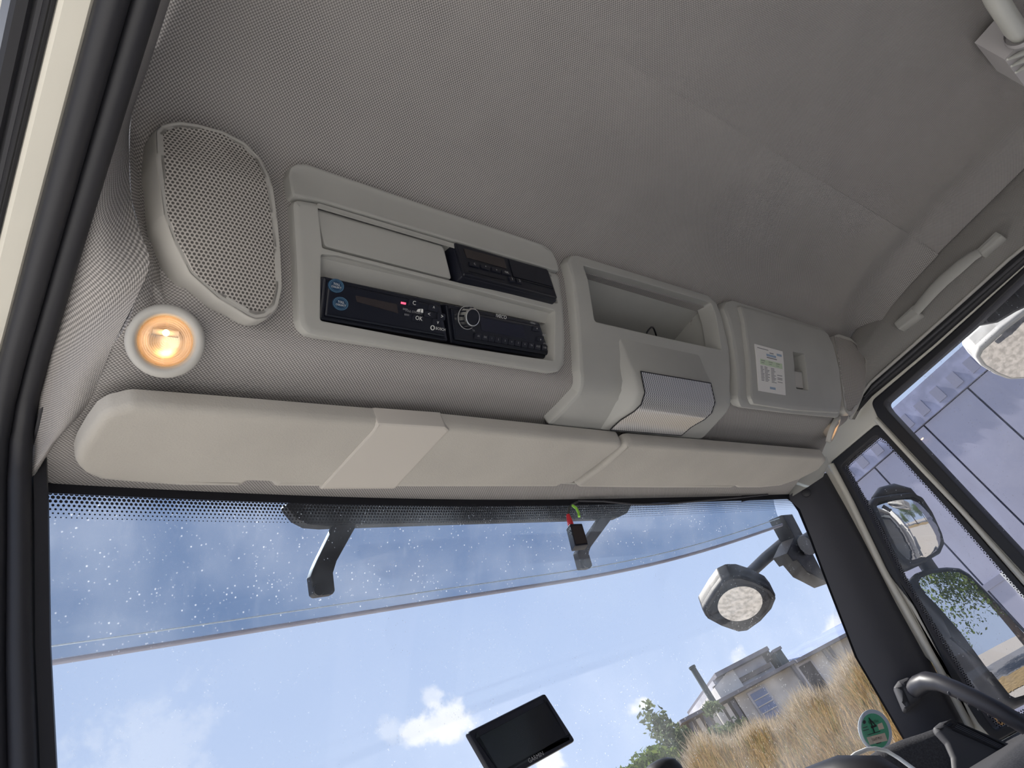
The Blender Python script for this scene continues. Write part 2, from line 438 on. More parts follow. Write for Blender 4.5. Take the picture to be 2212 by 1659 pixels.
def patch(name, S, outer, mat, top, bot, bev=.003, holes=(), parent=None, hbev=None, smooth=35, hf=None, back=False):
    """slab on a working surface: rounded rim, holes with walls. hf(a,b): extra height"""
    mb = MB(); top_loops = []; hf = hf or (lambda a, b: 0.)
    for k, L in enumerate([outer] + list(holes)):
        L = ccw(L); L = L if k == 0 else L[::-1]
        L = dedupe(densify(densify(dedupe(L), S.cuts, 1), S.cutx, 0)); d = bev if k == 0 else (bev if hbev is None else hbev)
        rings = [(0, bot), (0, top - d), (d * .29, top - d * .29), (d, top), (d * 1.5, top)] if d > 0 else [(0, bot), (0, top)]
        rows = []; last = None
        for off, h in rings:
            Q = inset(L, off) if off else L; last = Q
            rows.append([S.at(p[0], p[1], h + hf(*p)) for p in Q] + [S.at(Q[0][0], Q[0][1], h + hf(*Q[0]))])
        mb.grid(rows, [[(p[0], p[1]) for p in L] + [L[0]] for _ in rings]); top_loops.append(dedupe(last))
    vs, fs = fill2d(top_loops, S)
    mb.add([S.at(a, b, top + hf(a, b)) for a, b in vs], fs, vs)
    if back: mb.add([S.at(a, b, bot + hf(a, b)) for a, b in vs], fs, vs)
    bm = bmesh.new(); vv = [bm.verts.new(tuple(map(float, p))) for p in mb.v]; uvl = bm.loops.layers.uv.new('UVMap')
    for f in mb.f:
        try: fc = bm.faces.new([vv[i] for i in f])
        except ValueError: continue
        for lp, i in zip(fc.loops, f): lp[uvl].uv = mb.uv[i]
    bmesh.ops.remove_doubles(bm, verts=bm.verts[:], dist=2e-5)
    bmesh.ops.recalc_face_normals(bm, faces=bm.faces[:])
    cx = np.array([tuple(v.co) for v in bm.verts]); lo, hi = cx.min(0), cx.max(0)
    base = Vector(((lo[0] + hi[0]) / 2, (lo[1] + hi[1]) / 2, lo[2]))
    bmesh.ops.translate(bm, verts=bm.verts[:], vec=-base)
    me = bpy.data.meshes.new(name); bm.to_mesh(me); bm.free(); me.materials.append(MATS[mat])
    if smooth is not None:
        me.shade_smooth()
        try: me.set_sharp_from_angle(angle=math.radians(smooth))
        except Exception: pass
    o = bpy.data.objects.new(name, me); base.z += H
    return link(o, base, parent)
def text(S, s, a, b, size, mat, parent, da=(1, 0), h=.0006, mirror=False, name='lettering', align='CENTER'):
    """flat lettering on a working surface at (a,b), reading along da"""
    o0 = S.at(a, b, h); e = unit(S.at(a + da[0] * .001, b + da[1] * .001, h) - o0); nn = unit(S.at(a, b, h + .001) - o0)
    up = np.cross(nn, e)
    cu = bpy.data.curves.new(name, 'FONT'); cu.body = s; cu.size = size; cu.align_x = align; cu.align_y = 'CENTER'; cu.resolution_u = 2
    cu.materials.append(MATS[mat])
    tmp = bpy.data.objects.new('tmp', cu); me = bpy.data.meshes.new_from_object(tmp); bpy.data.objects.remove(tmp)
    if not len(me.vertices): return None
    vs = [o0 + e * ((-1 if mirror else 1) * v.co.x) + up * v.co.y for v in me.vertices]
    fs = [tuple(p.vertices) for p in me.polygons]; bpy.data.meshes.remove(me)
    return mk(name, vs, fs, mat, parent, recalc=False)
def flat(name, S, poly, mat, parent, h=.0006, t=.0008):
    return patch(name, S, poly, mat, h, h - t, 0, parent=parent, smooth=None)
def circ(c, r, n=24, rb=None): return [(c[0] + r * math.cos(2 * math.pi * k / n), c[1] + (rb or r) * math.sin(2 * math.pi * k / n)) for k in range(n)]
def pxs(S, L): return [S.px(*q) for q in L]
def mapx(S, ax): return [S.px(*q) for q in ax]

# ------------------------------------------------------------------ header profile (y, z), index of the panels' upper edge
PP = [(.10, .872), (.20, .868), (.27, .861), (.315, .850), (.345, .836), (.368, .818), (.385, .797), (.398, .756), (.416, .721), (.434, .687), (.453, .654), (.471, .623),
      (.479, .609), (.489, .599), (.503, .5935), (.535, .590), (.57, .588), (.62, .590), (.67, .593), (.72, .596), (.80, .597)]
HD = Prof(PP, 6)
CEIL = .885

# ------------------------------------------------------------------ windscreen surface (x, v): v runs down the glass
class Screen:
    cuts = []; cutx = []
    def at(s, x, v, h=0.):
        z = .6 - .944 * v; y = .79 - (.048 if x < 1.08 else .006) * ((x - 1.08) / .93) ** 2 + .35 * (.6 - z)
        nx = .16 * (x - 1.08) / .865; n = unit((-nx, -.944, -.33)); return np.array([x, y, z]) + n * h
    def px(s, u, v):
        r = ray(u, v); lo, hi = .2, 8.
        def g(t): p = r * t / np.linalg.norm(r); return p[1] - s.at(p[0], (.6 - p[2]) / .944)[1]
        for _ in range(60):
            m = (lo + hi) / 2
            if g(m) > 0: hi = m
            else: lo = m
        p = r * lo / np.linalg.norm(r); return (p[0], (.6 - p[2]) / .944)
WS = Screen()
def sm(t, a, b):
    t = max(0., min(1., (t - a) / (b - a))); return t * t * (3 - 2 * t)
def struct(o): o['kind'] = 'structure'; return o

# ------------------------------------------------------------------ the cab shell
def fillet(x):
    d = max(0., min(.079, x - 1.905)); return .08 - math.sqrt(.0064 - d * d)
xs = [.215, .24, .3] + list(np.linspace(.4, 1.85, 12)) + [1.905 + .08 * math.sin(k * math.pi / 16) for k in range(8)]
xu = [min(x, 1.905) + .08 * math.asin(min(1, max(0, (x - 1.905) / .08))) for x in xs]
ys = [-1.25, -1.0, -.7, -.4, -.15, .101]
struct(MB().grid([[(x, y, CEIL - fillet(x)) for x in xs] for y in ys], [[(x, y) for x in xu] for y in ys]).go('ceiling', 'fabric', smooth=60))

RIDGE = [(390, 2), (340, 110), (292, 240), (284, 330), (288, 420), (306, 490), (328, 560), (296, 645), (250, 755), (215, 845), (185, 905), (130, 965), (70, 1055)]
SEALP = [(337, -2), (302, 105), (260, 235), (226, 350), (198, 445), (170, 545), (141, 645), (110, 755), (88, 830), (72, 890), (61, 950), (56, 1005), (60, 1062)]
ridge = [HD.px(*q) for q in RIDGE]
ridge[0] = (.222, HD.s[0])
rs = np.array([q[1] for q in ridge]); rx = np.array([q[0] for q in ridge])
rightpx = [(1872, 706), (1868, 770), (1866, 815), (1858, 855), (1845, 890), (1818, 932), (1793, 962), (1782, 988)]
right = [(1.985, HD.s[0]), (1.984, -.06)] + [HD.px(*q) for q in rightpx]
def front_s(x):
    y = WS.at(x, 0)[1] - .004; return float(np.interp(y, HD.pts[15:, 0], HD.s[15:]))
front = [(x, front_s(x)) for x in np.linspace(1.93, .19, 24)]
def head_hf(x, s):
    xr = float(np.interp(s, rs, rx)); k = sm(s, -.01, .03) * (1 - sm(s, .15, .21))
    f = -.024 * math.exp(-((x - xr - .022) / .014) ** 2) * k + .008 * math.exp(-((x - xr) / .012) ** 2) * sm(s, -.02, .02) * (1 - sm(s, .22, .27))
    return f + fillet(x) * (1 - sm(s, -.09, -.01))
# openings behind the radio panel and the cubby
hole1 = rnd(pxs(HD, [(672, 430), (1192, 575), (1205, 790), (672, 706)]), .004, 2)
hole2 = rnd(pxs(HD, [(1250, 575), (1540, 660), (1562, 765), (1272, 705)]), .004, 2)
lamp_hole = circ(HD.px(357, 735), .0295, 28)
HD.cutx = list(np.arange(.19, .36, .012)) + [1.92, 1.94, 1.96, 1.975]
head = patch('wall_front', HD, ridge + front[::-1] + right[::-1], 'fabric', -.013, -.06, 0, holes=[hole1, hole2, lamp_hole], smooth=50, hf=head_hf)
HD.cutx = []
struct(head)
# side liner between header, ceiling and the driver's door seal
rows = []; uvr = []
for (q, e) in zip(ridge, SEALP):
    a = HD.at(q[0], q[1], -.013 + head_hf(*q)); b = atx(*e, .157); L = np.linalg.norm(b - a); row = []; ur = []
    mid_n = unit(np.array([-.25, -.2, -.9]))
    for k in range(9):
        t = k / 8; row.append(a + (b - a) * t + mid_n * (.018 * math.sin(math.pi * t))); ur.append((t * L, a[1] + (b[1] - a[1]) * t))
    rows.append(row); uvr.append(ur)
# refine along the length
def refine(R, m=4):
    out = []
    for i in range(len(R) - 1):
        p0, p1, p2, p3 = R[max(i - 1, 0)], R[i], R[i + 1], R[min(i + 2, len(R) - 1)]
        for k in range(m):
            t = k / m
            out.append([.5 * (2 * np.array(b) + (np.array(c) - a) * t + (2 * np.array(a) - 5 * np.array(b) + 4 * np.array(c) - d) * t * t + (-np.array(a) + 3 * np.array(b) - 3 * np.array(c) + d) * t ** 3)
                        for a, b, c, d in zip(p0, p1, p2, p3)])
    out.append([np.array(p) for p in R[-1]]); return out
rows = [[rows[0][k] + np.array([0, -1.0, 0]) for k in range(9)]] + refine(rows); uvr = [[(q[0], q[1] - 1.0) for q in uvr[0]]] + [[tuple(q) for q in r] for r in refine(uvr)]
struct(MB().grid(rows, uvr).go('wall_left', 'fabric', smooth=70))

# right side liner above the passenger door
XR = Plane((2.0, 0, 0), (-1, 0, 0), (0, 1, 0))
lower = [(2290, 470), (2177, 561), (2050, 676), (1968, 749), (1880, 826), (1862, 850), (1850, 880), (1836, 905)]
wr = [XR.px(*q) for q in lower]
poly = [(-1.25, wr[0][1] + 0)] if False else []
rows = []; uvr = []
low = [atx(*q, 2.0) for q in lower]; low = [np.array([2.0, -1.25, low[0][2] + .02])] + low
for p in low:
    top = np.array([1.9849, p[1], CEIL - .079 + .0]) if p[1] < .34 else np.array([1.93, p[1] - .06, max(p[2] + .06, .80 - (p[1] - .34) * .5)])
    rows.append([top + np.array([.03, 0, .05])] + [top + (p - top) * t + np.array([-.006 * math.sin(math.pi * t), 0, 0]) for t in np.linspace(0, 1, 6)] + [p + np.array([.03, 0, 0])]); uvr.append([(p[1], t * .15) for t in np.linspace(-.2, 1.2, 8)])
struct(MB().grid(rows, uvr).go('wall_right', 'fabric_shaded', smooth=60))
# light piping along the liner's lower edge and black door seal
pipe = [p + np.array([-.001, 0, -.001]) for p in low]
struct(MB().tube(pipe, .0045, 8).go('trim_1', 'panel_light', smooth=60))
XS = Plane((2.012, 0, 0), (-1, 0, 0), (0, 1, 0))
seal = [(2290, 470), (2177, 560), (1968, 750), (1880, 828), (1858, 860), (1848, 890), (1858, 880), (1880, 855), (2011, 746), (2212, 568), (2300, 490)]
o = struct(patch('trim_2', XS, [XS.px(*q) for q in seal], 'rubber', .008, -.012, .004))
lip = [(2290, 484), (2200, 563), (2000, 737), (1886, 835), (1868, 858), (1871, 858), (1890, 839), (2006, 739), (2206, 566), (2293, 488)]
patch('seal_lip', XS, [XS.px(*q) for q in lip], 'dash_smooth', .013, .006, .002, parent=o)

# passenger door: painted frame with two window openings
XD = Plane((2.035, 0, 0), (-1, 0, 0), (0, 1, 0))
qg_out = rnd(pxs(XD, [(1794, 1000), (1893, 917), (1907, 926), (2050, 1083), (2212, 1268), (2350, 1430), (2260, 1545), (2151, 1604), (2113, 1560), (2058, 1469), (1974, 1308), (1911, 1229), (1818, 1047)]), .012, 4)
qg_in = rnd(pxs(XD, [(1817, 1008), (1836, 989), (1892, 941), (1912, 951), (2050, 1102), (2212, 1288), (2320, 1420), (2240, 1528), (2184, 1557), (2151, 1579), (2132, 1553), (2085, 1481), (1986, 1320), (1945, 1250), (1879, 1117)]), .012, 4)
mg_out = rnd(pxs(XD, [(1882, 868), (2027, 745), (2212, 578)]) + [(-.60, -.655), (-.62, .30), (.36, .30)] + pxs(XD, [(2212, 1238), (2080, 1095), (1896, 899)]), [.02, .02, .02, .05, .05, .05, .02, .02, .02], 5)
mg_in = rnd(pxs(XD, [(1909, 872), (2101, 703), (2212, 597)]) + [(-.58, -.635), (-.60, .27), (.34, .27)] + pxs(XD, [(2212, 1202), (2080, 1060), (1921, 889)]), [.02, .02, .02, .05, .05, .05, .02, .02, .008], 5)
dout = pxs(XD, [(1775, 1010), (1755, 985), (1795, 900), (1840, 830), (1890, 790), (2011, 715), (2212, 540)]) + [(-.75, -.78), (-.80, .2), (-.80, 1.3), (1.10, 1.3)] + pxs(XD, [(2110, 1600), (2088, 1560), (2046, 1466), (1994, 1417), (1932, 1308), (1890, 1237)])
door = struct(patch('door_1', XD, dout, 'paint', 0, -.045, .008, holes=[mg_out, qg_out], hbev=.006, back=True))
def ring(name, S, a, b, mat, top, bot, bev, parent): return patch(name, S, a, mat, top, bot, bev, holes=[b], parent=parent)
ring('window_gasket', XD, mg_out, mg_in, 'rubber', .004, -.04, .003, door)
ring('quarter_gasket', XD, qg_out, qg_in, 'rubber', .003, -.04, .003, door)
patch('window_pane', XD, mg_in, 'sideglass', -.02, -.0205, 0, parent=door, smooth=None)
patch('quarter_pane', XD, qg_in, 'sideglass', -.02, -.0205, 0, parent=door, smooth=None)
patch('frit', XD, qg_in, 'frit_dots_small', -.0192, -.0194, 0, holes=[inset(ccw(qg_in), .010)], parent=door, smooth=None)
for (u, v, r) in ((2093, 1116, .0065), (1918, 1242, .0045)):
    c = XD.px(u, v); patch('screw_hole', XD, circ(c, r, 16), 'black', .0012, -.002, .0005, parent=door)
# rolled edges of the painted frame
bead = [XD.at(*XD.px(u, v), .006) for u, v in ((1797, 1003), (1840, 1085), (1911, 1233), (1960, 1318), (2030, 1442), (2100, 1575))]
MB().tube(bead, .009, 8).go('frame_bead', 'paint', door, 60)
bead = [XD.at(*XD.px(u, v), .004) for u, v in ((1893, 905), (1990, 1010), (2086, 1110), (2150, 1182), (2212, 1250), (2300, 1345))]
MB().tube(bead, .006, 8).go('frame_bead', 'paint', door, 60)

# windscreen with its printed border
xw = np.linspace(.17, 1.985, 30); vw = np.linspace(-.02, 1.15, 14)
win = struct(MB().grid([[WS.at(x, v) for x in xw] for v in vw], [[(x, v) for x in xw] for v in vw]).go('window_1', 'windscreen', smooth=80, recalc=True))
def strip(name, v0, v1, mat, h):
    vv = np.linspace(v0, v1, 3)
    MB().grid([[WS.at(x, v, h) for x in xw] for v in vv], [[(x, v - v0) for x in xw] for v in vv]).go(name, mat, win, 80)
strip('black_border', -.02, .001, 'black_matte', .0015)
strip('dotted_border', .001, .031, 'frit_dots', .0012)
# rounded black corner beside the passenger pillar
bl = [(1600, 1085), (1650, 1074), (1690, 1072), (1708, 1085), (1722, 1105), (1745, 1160), (1775, 1240), (1845, 1420), (1950, 1600), (1990, 1680), (2040, 1660), (1800, 1085), (1760, 1040), (1600, 1040)]
class WSin(Screen):
    def at(s, x, v, h=0.): return Screen.at(s, x, v, h + .002)
WI = WSin(); WI.cuts = []; WI.cutx = list(np.linspace(1.6, 2.1, 9))
flat('black_corner', WI, [WS.px(*q) for q in bl], 'black_matte', win, .001, .0006)

# pillars
def loft(name, A, B, mat, parent=None, n=8, bulge=(0, 0, 0), smooth=50):
    bulge = np.array(bulge, float)
    return MB().grid([[a + (b - a) * t + bulge * math.sin(math.pi * t) for t in np.linspace(0, 1, n)] for a, b in zip(A, B)]).go(name, mat, parent, smooth)
pl = [atx(u, v, 1.925) for u, v in ((1700, 1075), (1728, 1100), (1752, 1160), (1782, 1240), (1852, 1420), (1957, 1600), (2010, 1700))]
pr = [atx(u, v, 2.02) for u, v in ((1780, 1022), (1795, 1048), (1820, 1092), (1855, 1157), (1932, 1308), (2020, 1468), (2100, 1618))]
A = [p + np.array([.02, .03, 0]) for p in pl]; B = [p + np.array([.03, .0, 0]) for p in pr]
rows = []
for a, b, c, d in zip(A, pl, pr, B):
    rows.append([b] + [b + (c - b) * t + np.array([-.012, -.016, 0]) * math.sin(math.pi * t) for t in np.linspace(.08, .92, 7)] + [c, d])
tr = struct(MB().grid(rows).go('trim_3', 'pillar', smooth=50))
pc = atx(1742, 1064, 1.935); nrm = unit(-pc + np.array([0, -.2, .2]))
MB().lathe(pc, nrm, [(.0115, -.006), (.0115, .002), (.009, .003), (0, .0028)], 20).go('plug', 'black', tr, 40)
# light liner corner above that pillar
top = [atx(u, v, 1.94) for u, v in ((1640, 1056), (1700, 1046), (1745, 1025), (1776, 1000), (1784, 985))]
bot = [atx(u, v, 1.93) for u, v in ((1650, 1078), (1702, 1078), (1745, 1052), (1778, 1030), (1786, 1010))]
struct(loft('trim_4', top, bot, 'panel', None, 5, (0, -.004, -.004)))
# driver's door opening: seals, painted sill, outer lip, black pillar
LP = [(-1.2, .655), (.2, .655), (.45, .653), (.58, .650), (.64, .642), (.675, .622), (.695, .585), (.706, .54), (.738, .41), (.75, .30), (.79, .0), (.86, -.6)]
def lpath(x, dy=0, dz=0): return [(x, y + dy, z + dz) for y, z in LP]
t3 = struct(MB().tube(lpath(.147), .0115, 12).go('trim_5', 'rubber', smooth=60))
MB().tube(lpath(.1265, .004, -.006), .0115, 12).go('outer_lip', 'rubber', t3, 60)
def bar(name, x0, x1, z0, z1, mat, dy=0, parent=None):
    return MB().grid([[(x, y + dy + (z0 if False else 0), z + zz) for x, zz in ((x0, z1), (x0, z0 + .003), (x0 + .003, z0), (x1 - .003, z0), (x1, z0 + .003), (x1, z1))] for y, z in LP]).go(name, mat, parent, 40)
t6 = struct(bar('trim_6', .0945, .1165, -.004, .05, 'paint'))
bar('drip_channel', .080, .0945, .002, .05, 'dash_smooth', 0, t6)
bar('drip_rib', .086, .0905, -.003, .05, 'rubber', 0, t6)
bar('outer_rib', .067, .080, -.004, .05, 'rubber', 0, t6)
pa = [(.163, y, z) for y, z in ((.640, .628), (.692, .612), (.702, .55), (.738, .411), (.75, .304), (.79, .0), (.86, -.6))]
rows = [[(x, p[1] + dy, p[2]) for x, dy in ((.158, .16), (.158, .004), (.160, .0), (.172, .0), (.174, .004), (.176, .16))] for p in pa]
struct(MB().grid(rows).go('trim_7', 'black', smooth=40))
# roof skin, rear wall, floor, driver's side behind the opening
sh = MB().box((.06, -1.35, .92), (2.1, .95, .96)); struct(sh.go('trim_8', 'paint_white'))
struct(MB().box((.1, -1.33, -1.2), (2.08, -1.27, .93)).go('wall_rear', 'fabric_shaded'))
struct(MB().box((.1, -1.3, -1.3), (2.08, 1.1, -.85)).go('floor', 'bounce_pale'))  # unseen cab floor, raised and made pale to bounce light onto the ceiling
struct(MB().box((.07, -1.3, -1.2), (.15, -.75, .92)).go('trim_9', 'paint_white'))

# ------------------------------------------------------------------ header things
# loudspeakers
spl = [(324, 294), (338, 280), (358, 272), (378, 268), (415, 272), (473, 287), (523, 314), (557, 354), (577, 395), (591, 473), (598, 545), (602, 634), (593, 674), (568, 695), (542, 699), (524, 692), (459, 655), (398, 601), (362, 529), (341, 473), (326, 354)]
spr = [(1792, 729), (1802, 725), (1829, 734), (1852, 756), (1863, 784), (1860, 830), (1850, 868), (1834, 894), (1824, 899), (1815, 891), (1808, 835), (1797, 768)]
def speaker(px, grille, label, hb, rim):
    P = rnd(pxs(HD, px), .012, 3); c = HD.at(*np.mean(P, axis=0), 0)
    t = thing('loudspeaker', c, label, 'loudspeaker', 'header loudspeakers')
    Q = inset(ccw(P), rim); patch('rim', HD, P, 'panel_light', .012, hb, .006, holes=[Q], hbev=.002, parent=t)
    HD.cutx = list(np.linspace(min(p[0] for p in P), max(p[0] for p in P), 8))
    cx, cs = np.mean(P, axis=0); w2 = max(abs(p[0] - cx) for p in P); h2 = max(abs(p[1] - cs) for p in P)
    patch('grille', HD, Q, grille, .010, 0, .001, parent=t, hf=lambda a, b: .006 * (1 - min(1, ((a - cx) / w2) ** 2 + ((b - cs) / h2) ** 2)), smooth=60)
    HD.cutx = []
speaker(spl, 'grille', 'large D-shaped speaker grille beside the lit round lamp', -.045, .005)
speaker(spr, 'grille_far', 'small narrow speaker grille at the far end beside the storage locker', -.02, .003)

# round reading lamps
def lamp(c, n, e1, R, label, mat, energy):
    t = thing('reading_lamp', c, label, 'lamp', 'header reading lamps'); k = R / .036
    MB().lathe(c, n, [(r * k, h * k) for r, h in ((.036, -.006), (.036, .001), (.0345, .0045), (.031, .006), (.028, .0055), (.0258, .003), (.025, -.004))], 48, e1).go('bezel', 'panel_light', t, 50)
    MB().lathe(c, n, [(r * k, h * k) for r, h in ((.025, -.004), (.0245, -.012), (.018, -.022), (.008, -.026), (0.0001, -.026))], 40, e1).go('reflector', 'reflector', t, 50)
    rings = [(.0246 * k, -.002 * k)] + [(r * k, (.0005 + .0012 * (1 - (r / .025) ** 2) + (.0004 if i % 2 else 0)) * k) for i, r in enumerate(np.linspace(.0235, .0008, 24))]
    MB().lathe(c, n, rings, 40, e1).go('lens', 'clear_lens', t, 20)
    n = unit(n); e = np.array(e1, float); e = unit(e - n * (e @ n)); g = np.cross(n, e); g = g if g[2] > 0 or g[1] < 0 else -g
    bc = np.array(c) - n * .010 * k + g * .008 * k
    MB().lathe(bc, n, [(.0001, .0035), (.0024, .0025), (.0034, 0), (.0024, -.0025), (.0001, -.0035)], 16).go('bulb', mat, t, 60)
    MB().tube([bc - e * .012 * k - n * .006 * k, bc + e * .012 * k - n * .006 * k], .0035 * k, 8).go('bulb_holder', 'rail_grey', t, 60)
    ld = bpy.data.lights.new('bulb_light', 'POINT'); ld.energy = energy; ld.color = (1, .62, .28); ld.shadow_soft_size = .004
    lo = bpy.data.objects.new('bulb_light', ld); p = bc + n * .005 * k; link(lo, Vector((p[0], p[1], p[2] + H)), t)
q = HD.px(357, 735); lc = HD.at(q[0], q[1], .002)
lamp(lc, (-.22, -.62, -.75), (1, 0, 0), .0365, 'round lit reading lamp with amber bulb below the large speaker grille', 'bulb', .006)
q = HD.px(1810, 931); lc = HD.at(q[0] - .012, q[1], -.006)
lamp(lc, (.30, -.42, -.86), (0, 1, 0), .034, 'far lit reading lamp seen edge-on beside the passenger door frame', 'bulb_far', .04)

# ---- radio panel: top cap, frame with two bays, shelf, pocket lid
cap = [(630, 424), (622, 380), (627, 362), (640, 354), (662, 354), (900, 436), (1172, 528), (1193, 543), (1203, 566), (1208, 587), (1190, 583), (985, 523), (683, 433)]
frm = [(631, 427), (683, 436), (985, 526), (1190, 586), (1208, 590), (1218, 650), (1223, 740), (1221, 785), (1210, 802), (1190, 805), (930, 763), (690, 727), (665, 721), (651, 706), (645, 688), (640, 560)]
rp = thing('radio_panel', HD.at(.6, .2, 0), 'grey overhead plastic panel framing three black slot units', 'panel')
low_bay = rnd(pxs(HD, [(694, 549), (730, 552), (1199, 671), (1197, 779), (968, 745), (692, 692)]), .003, 2)
up_bay = rnd(pxs(HD, [(686, 441), (985, 530), (1188, 590), (1206, 655), (1000, 612), (704, 537), (697, 535)]), .003, 2)
patch('top_cap', HD, rnd(pxs(HD, cap), .006, 3), 'panel', .0015, -.03, .003, parent=rp)
patch('frame', HD, rnd(pxs(HD, frm), .012, 4), 'panel', 0, -.05, .006, holes=[up_bay, low_bay], hbev=.0015, parent=rp)
# bay linings
def bay(x0, x1, s0, s1, back_top, back_bot):
    a, b = HD.at(x0, s0, -.004), HD.at(x0, s1, -.004); w_ = np.array([x1 - x0, 0, 0]); c, d = np.array([x0, *back_top]), np.array([x0, *back_bot])
    mb = MB().add([a, a + w_, c + w_, c], [(0, 1, 2, 3)]); mb.add([c, c + w_, d + w_, d], [(0, 1, 2, 3)]); mb.add([b, b + w_, d + w_, d], [(0, 1, 2, 3)])
    mb.add([a, c, d, b], [(0, 1, 2, 3)]); mb.add([a + w_, c + w_, d + w_, b + w_], [(0, 1, 2, 3)])
    mb.go('bay_lining', 'panel', rp)
la, lb_ = HD.px(700, 551), HD.px(1197, 779)
bay(HD.px(692, 690)[0] - .004, HD.px(1199, 700)[0] + .004, HD.px(700, 549)[1] - .002, HD.px(700, 694)[1] + .002, (.525, .700), (.525, .612))
bay(HD.px(690, 480)[0] - .004, HD.px(1203, 640)[0] + .004, HD.px(690, 441)[1] - .002, HD.px(704, 537)[1] + .002, (.455, .785), (.455, .694))
lid = rnd(pxs(HD, [(685, 446), (962, 528), (980, 601), (705, 529)]), [.002, .006, .004, .006], 4)
patch('pocket_lid', HD, lid, 'panel', -.004, -.02, .002, parent=rp)

# ---- slot-sized units
def unit_plane(bl, tl, x):
    a = atx(*bl, x); b = atx(*tl, x); n = np.cross(np.array([1., 0, 0]), b - a); return Plane(a, n, (1, 0, 0))
def slot_unit(name, S, corners, label, depth, rim=.006, mat='device', grow=0.):
    P = ccw(pxs(S, corners)); c = S.at(*np.mean(P, axis=0), -depth)
    t = thing(name, c, label, name.replace('_', ' ').split()[-1] if False else 'device')
    patch('body', S, rnd(P, .003, 3), mat, -.004, -depth, .003, parent=t)
    patch('faceplate', S, rnd(inset(P, rim), .003, 3), 'device_face', .0, -.006, .0025, parent=t)
    return t
def tx(S, t, s, u, v, size, mat='ink_white', da=None, **k):
    a, b = S.px(u, v); return text(S, s, a, b, size, mat, t, da or (1, 0), **k)
def rect(S, L, r=.0008): return rnd(pxs(S, L), r, 2)
def keyat(S, t, u, v, w, h, mat='device', name='button', hh=.0022):
    a, b = S.px(u, v); P = [(a - w / 2, b - h / 2), (a + w / 2, b - h / 2), (a + w / 2, b + h / 2), (a - w / 2, b + h / 2)]
    return patch(name, S, rnd(P, .0012, 2), mat, hh, -.001, .0007, parent=t)

ST = unit_plane((693, 690), (703, 597), .404)
toll = slot_unit('toll_unit', ST, [(692, 691), (703, 596), (956, 653), (973, 739)], 'black road toll unit with two round blue stickers and red light', .05, .005)
for (u, v) in ((725.5, 617.5), (735, 656)):
    a, b = ST.px(u, v)
    g = patch('round_sticker', ST, circ((a, b), 0.0105, 32, 0.0081), 'sticker_blue', .0010, 0, 0, parent=toll, smooth=None)
    patch('sticker_ring', ST, circ((a, b), 0.0097, 32, 0.0075), 'sticker_blue_light', .0014, .0008, 0, holes=[circ((a, b), 0.0089, 32, 0.0069)], parent=g, smooth=None)
    patch('sticker_ring', ST, circ((a, b), 0.0078, 32, 0.0060), 'sticker_blue_light', .0014, .0008, 0, holes=[circ((a, b), 0.0073, 32, 0.0056)], parent=g, smooth=None)
    yy = -1 if ST.e2[2] < 0 else 1
    text(ST, 'TOLL', a, b + yy * .0017, .0036, 'ink_white', g, h=.0016); text(ST, 'COLLECT', a, b - yy * .0017, .0030, 'ink_white', g, h=.0016)
flat('display', ST, rect(ST, [(767, 638), (856, 657), (860, 677), (771, 652)]), 'lcd', toll, .0008)
for (u, v, m) in ((871, 655, 'led_red'), (875, 668, 'led_off'), (878, 680, 'led_off')):
    a, b = ST.px(u, v); patch('status_light', ST, [(a - .0034, b - .0012), (a + .0034, b - .0012), (a + .0034, b + .0012), (a - .0034, b + .0012)], m, .0012, 0, .0003, parent=toll, smooth=None)
for (u, v, s, wd) in ((892, 655, 'C', .014), (902, 688, 'OK', .016), (934, 666, '^', .014), (924, 679, '<', .012), (952, 684, '>', .012), (943, 696, 'v', .014)):
    kb = keyat(ST, toll, u, v, wd, .0085); tx(ST, kb, s, u, v, .0075, h=.003)
tx(ST, toll, 'TOLL COLLECT', 893, 674, .0038, 'ink_dim', h=.001); tx(ST, toll, 'BOSCH', 951, 711, .0050, h=.001)
a, b = ST.px(934, 708); patch('maker_mark', ST, circ((a, b), .0032, 20), 'ink_white', .001, 0, 0, holes=[circ((a, b), .0024, 20)], parent=toll, smooth=None)
flat('road_mark', ST, pxs(ST, [(899, 673), (902, 668), (908, 667), (906, 674)]), 'ink_white', toll, .001); flat('road_mark', ST, pxs(ST, [(908, 675), (910, 667), (913, 668), (913, 676)]), 'ink_white', toll, .001)

SR = unit_plane((985, 742), (968, 657), .612)
SR = Plane(SR.p, ST.n, (1, 0, 0))
radio = slot_unit('car_radio', SR, [(977, 742), (966, 655), (1170, 697), (1197, 777)], 'black car radio with a chrome knob and a row of buttons', .05, .005)
a, b = SR.px(1009, 686); kc = SR.at(a, b, 0)
kn = MB().lathe(kc, SR.n, [(.0135, 0), (.0130, .010), (.0122, .0125), (.0108, .013)], 36); kn.go('volume_knob', 'chrome', radio, 40)
kx = [o for o in radio.children if o.name.startswith('volume_knob')][0]
MB().lathe(kc, SR.n, [(.0108, .013), (.0104, .0118), (.0001, .0118)], 36).go('knob_cap', 'device_face', kx, 40)
for k in range(12):
    an = 2 * math.pi * k / 12; d = math.cos(an) * SR.e1 + math.sin(an) * SR.e2
    MB().tube([kc + d * .0136 + SR.n * .001, kc + d * .0131 + SR.n * .0105], .0012, 6).go('knob_groove', 'device', kx, 60)
MB().lathe(kc, SR.n, [(.0165, .0002), (.0165, .0012), (.0156, .0012), (.0156, .0002)], 36).go('knob_ring', 'ink_dim', radio, 40)
flat('display', SR, rect(SR, [(1034, 685), (1128, 704), (1137, 733), (1040, 714)]), 'lcd_dark', radio, .0008)
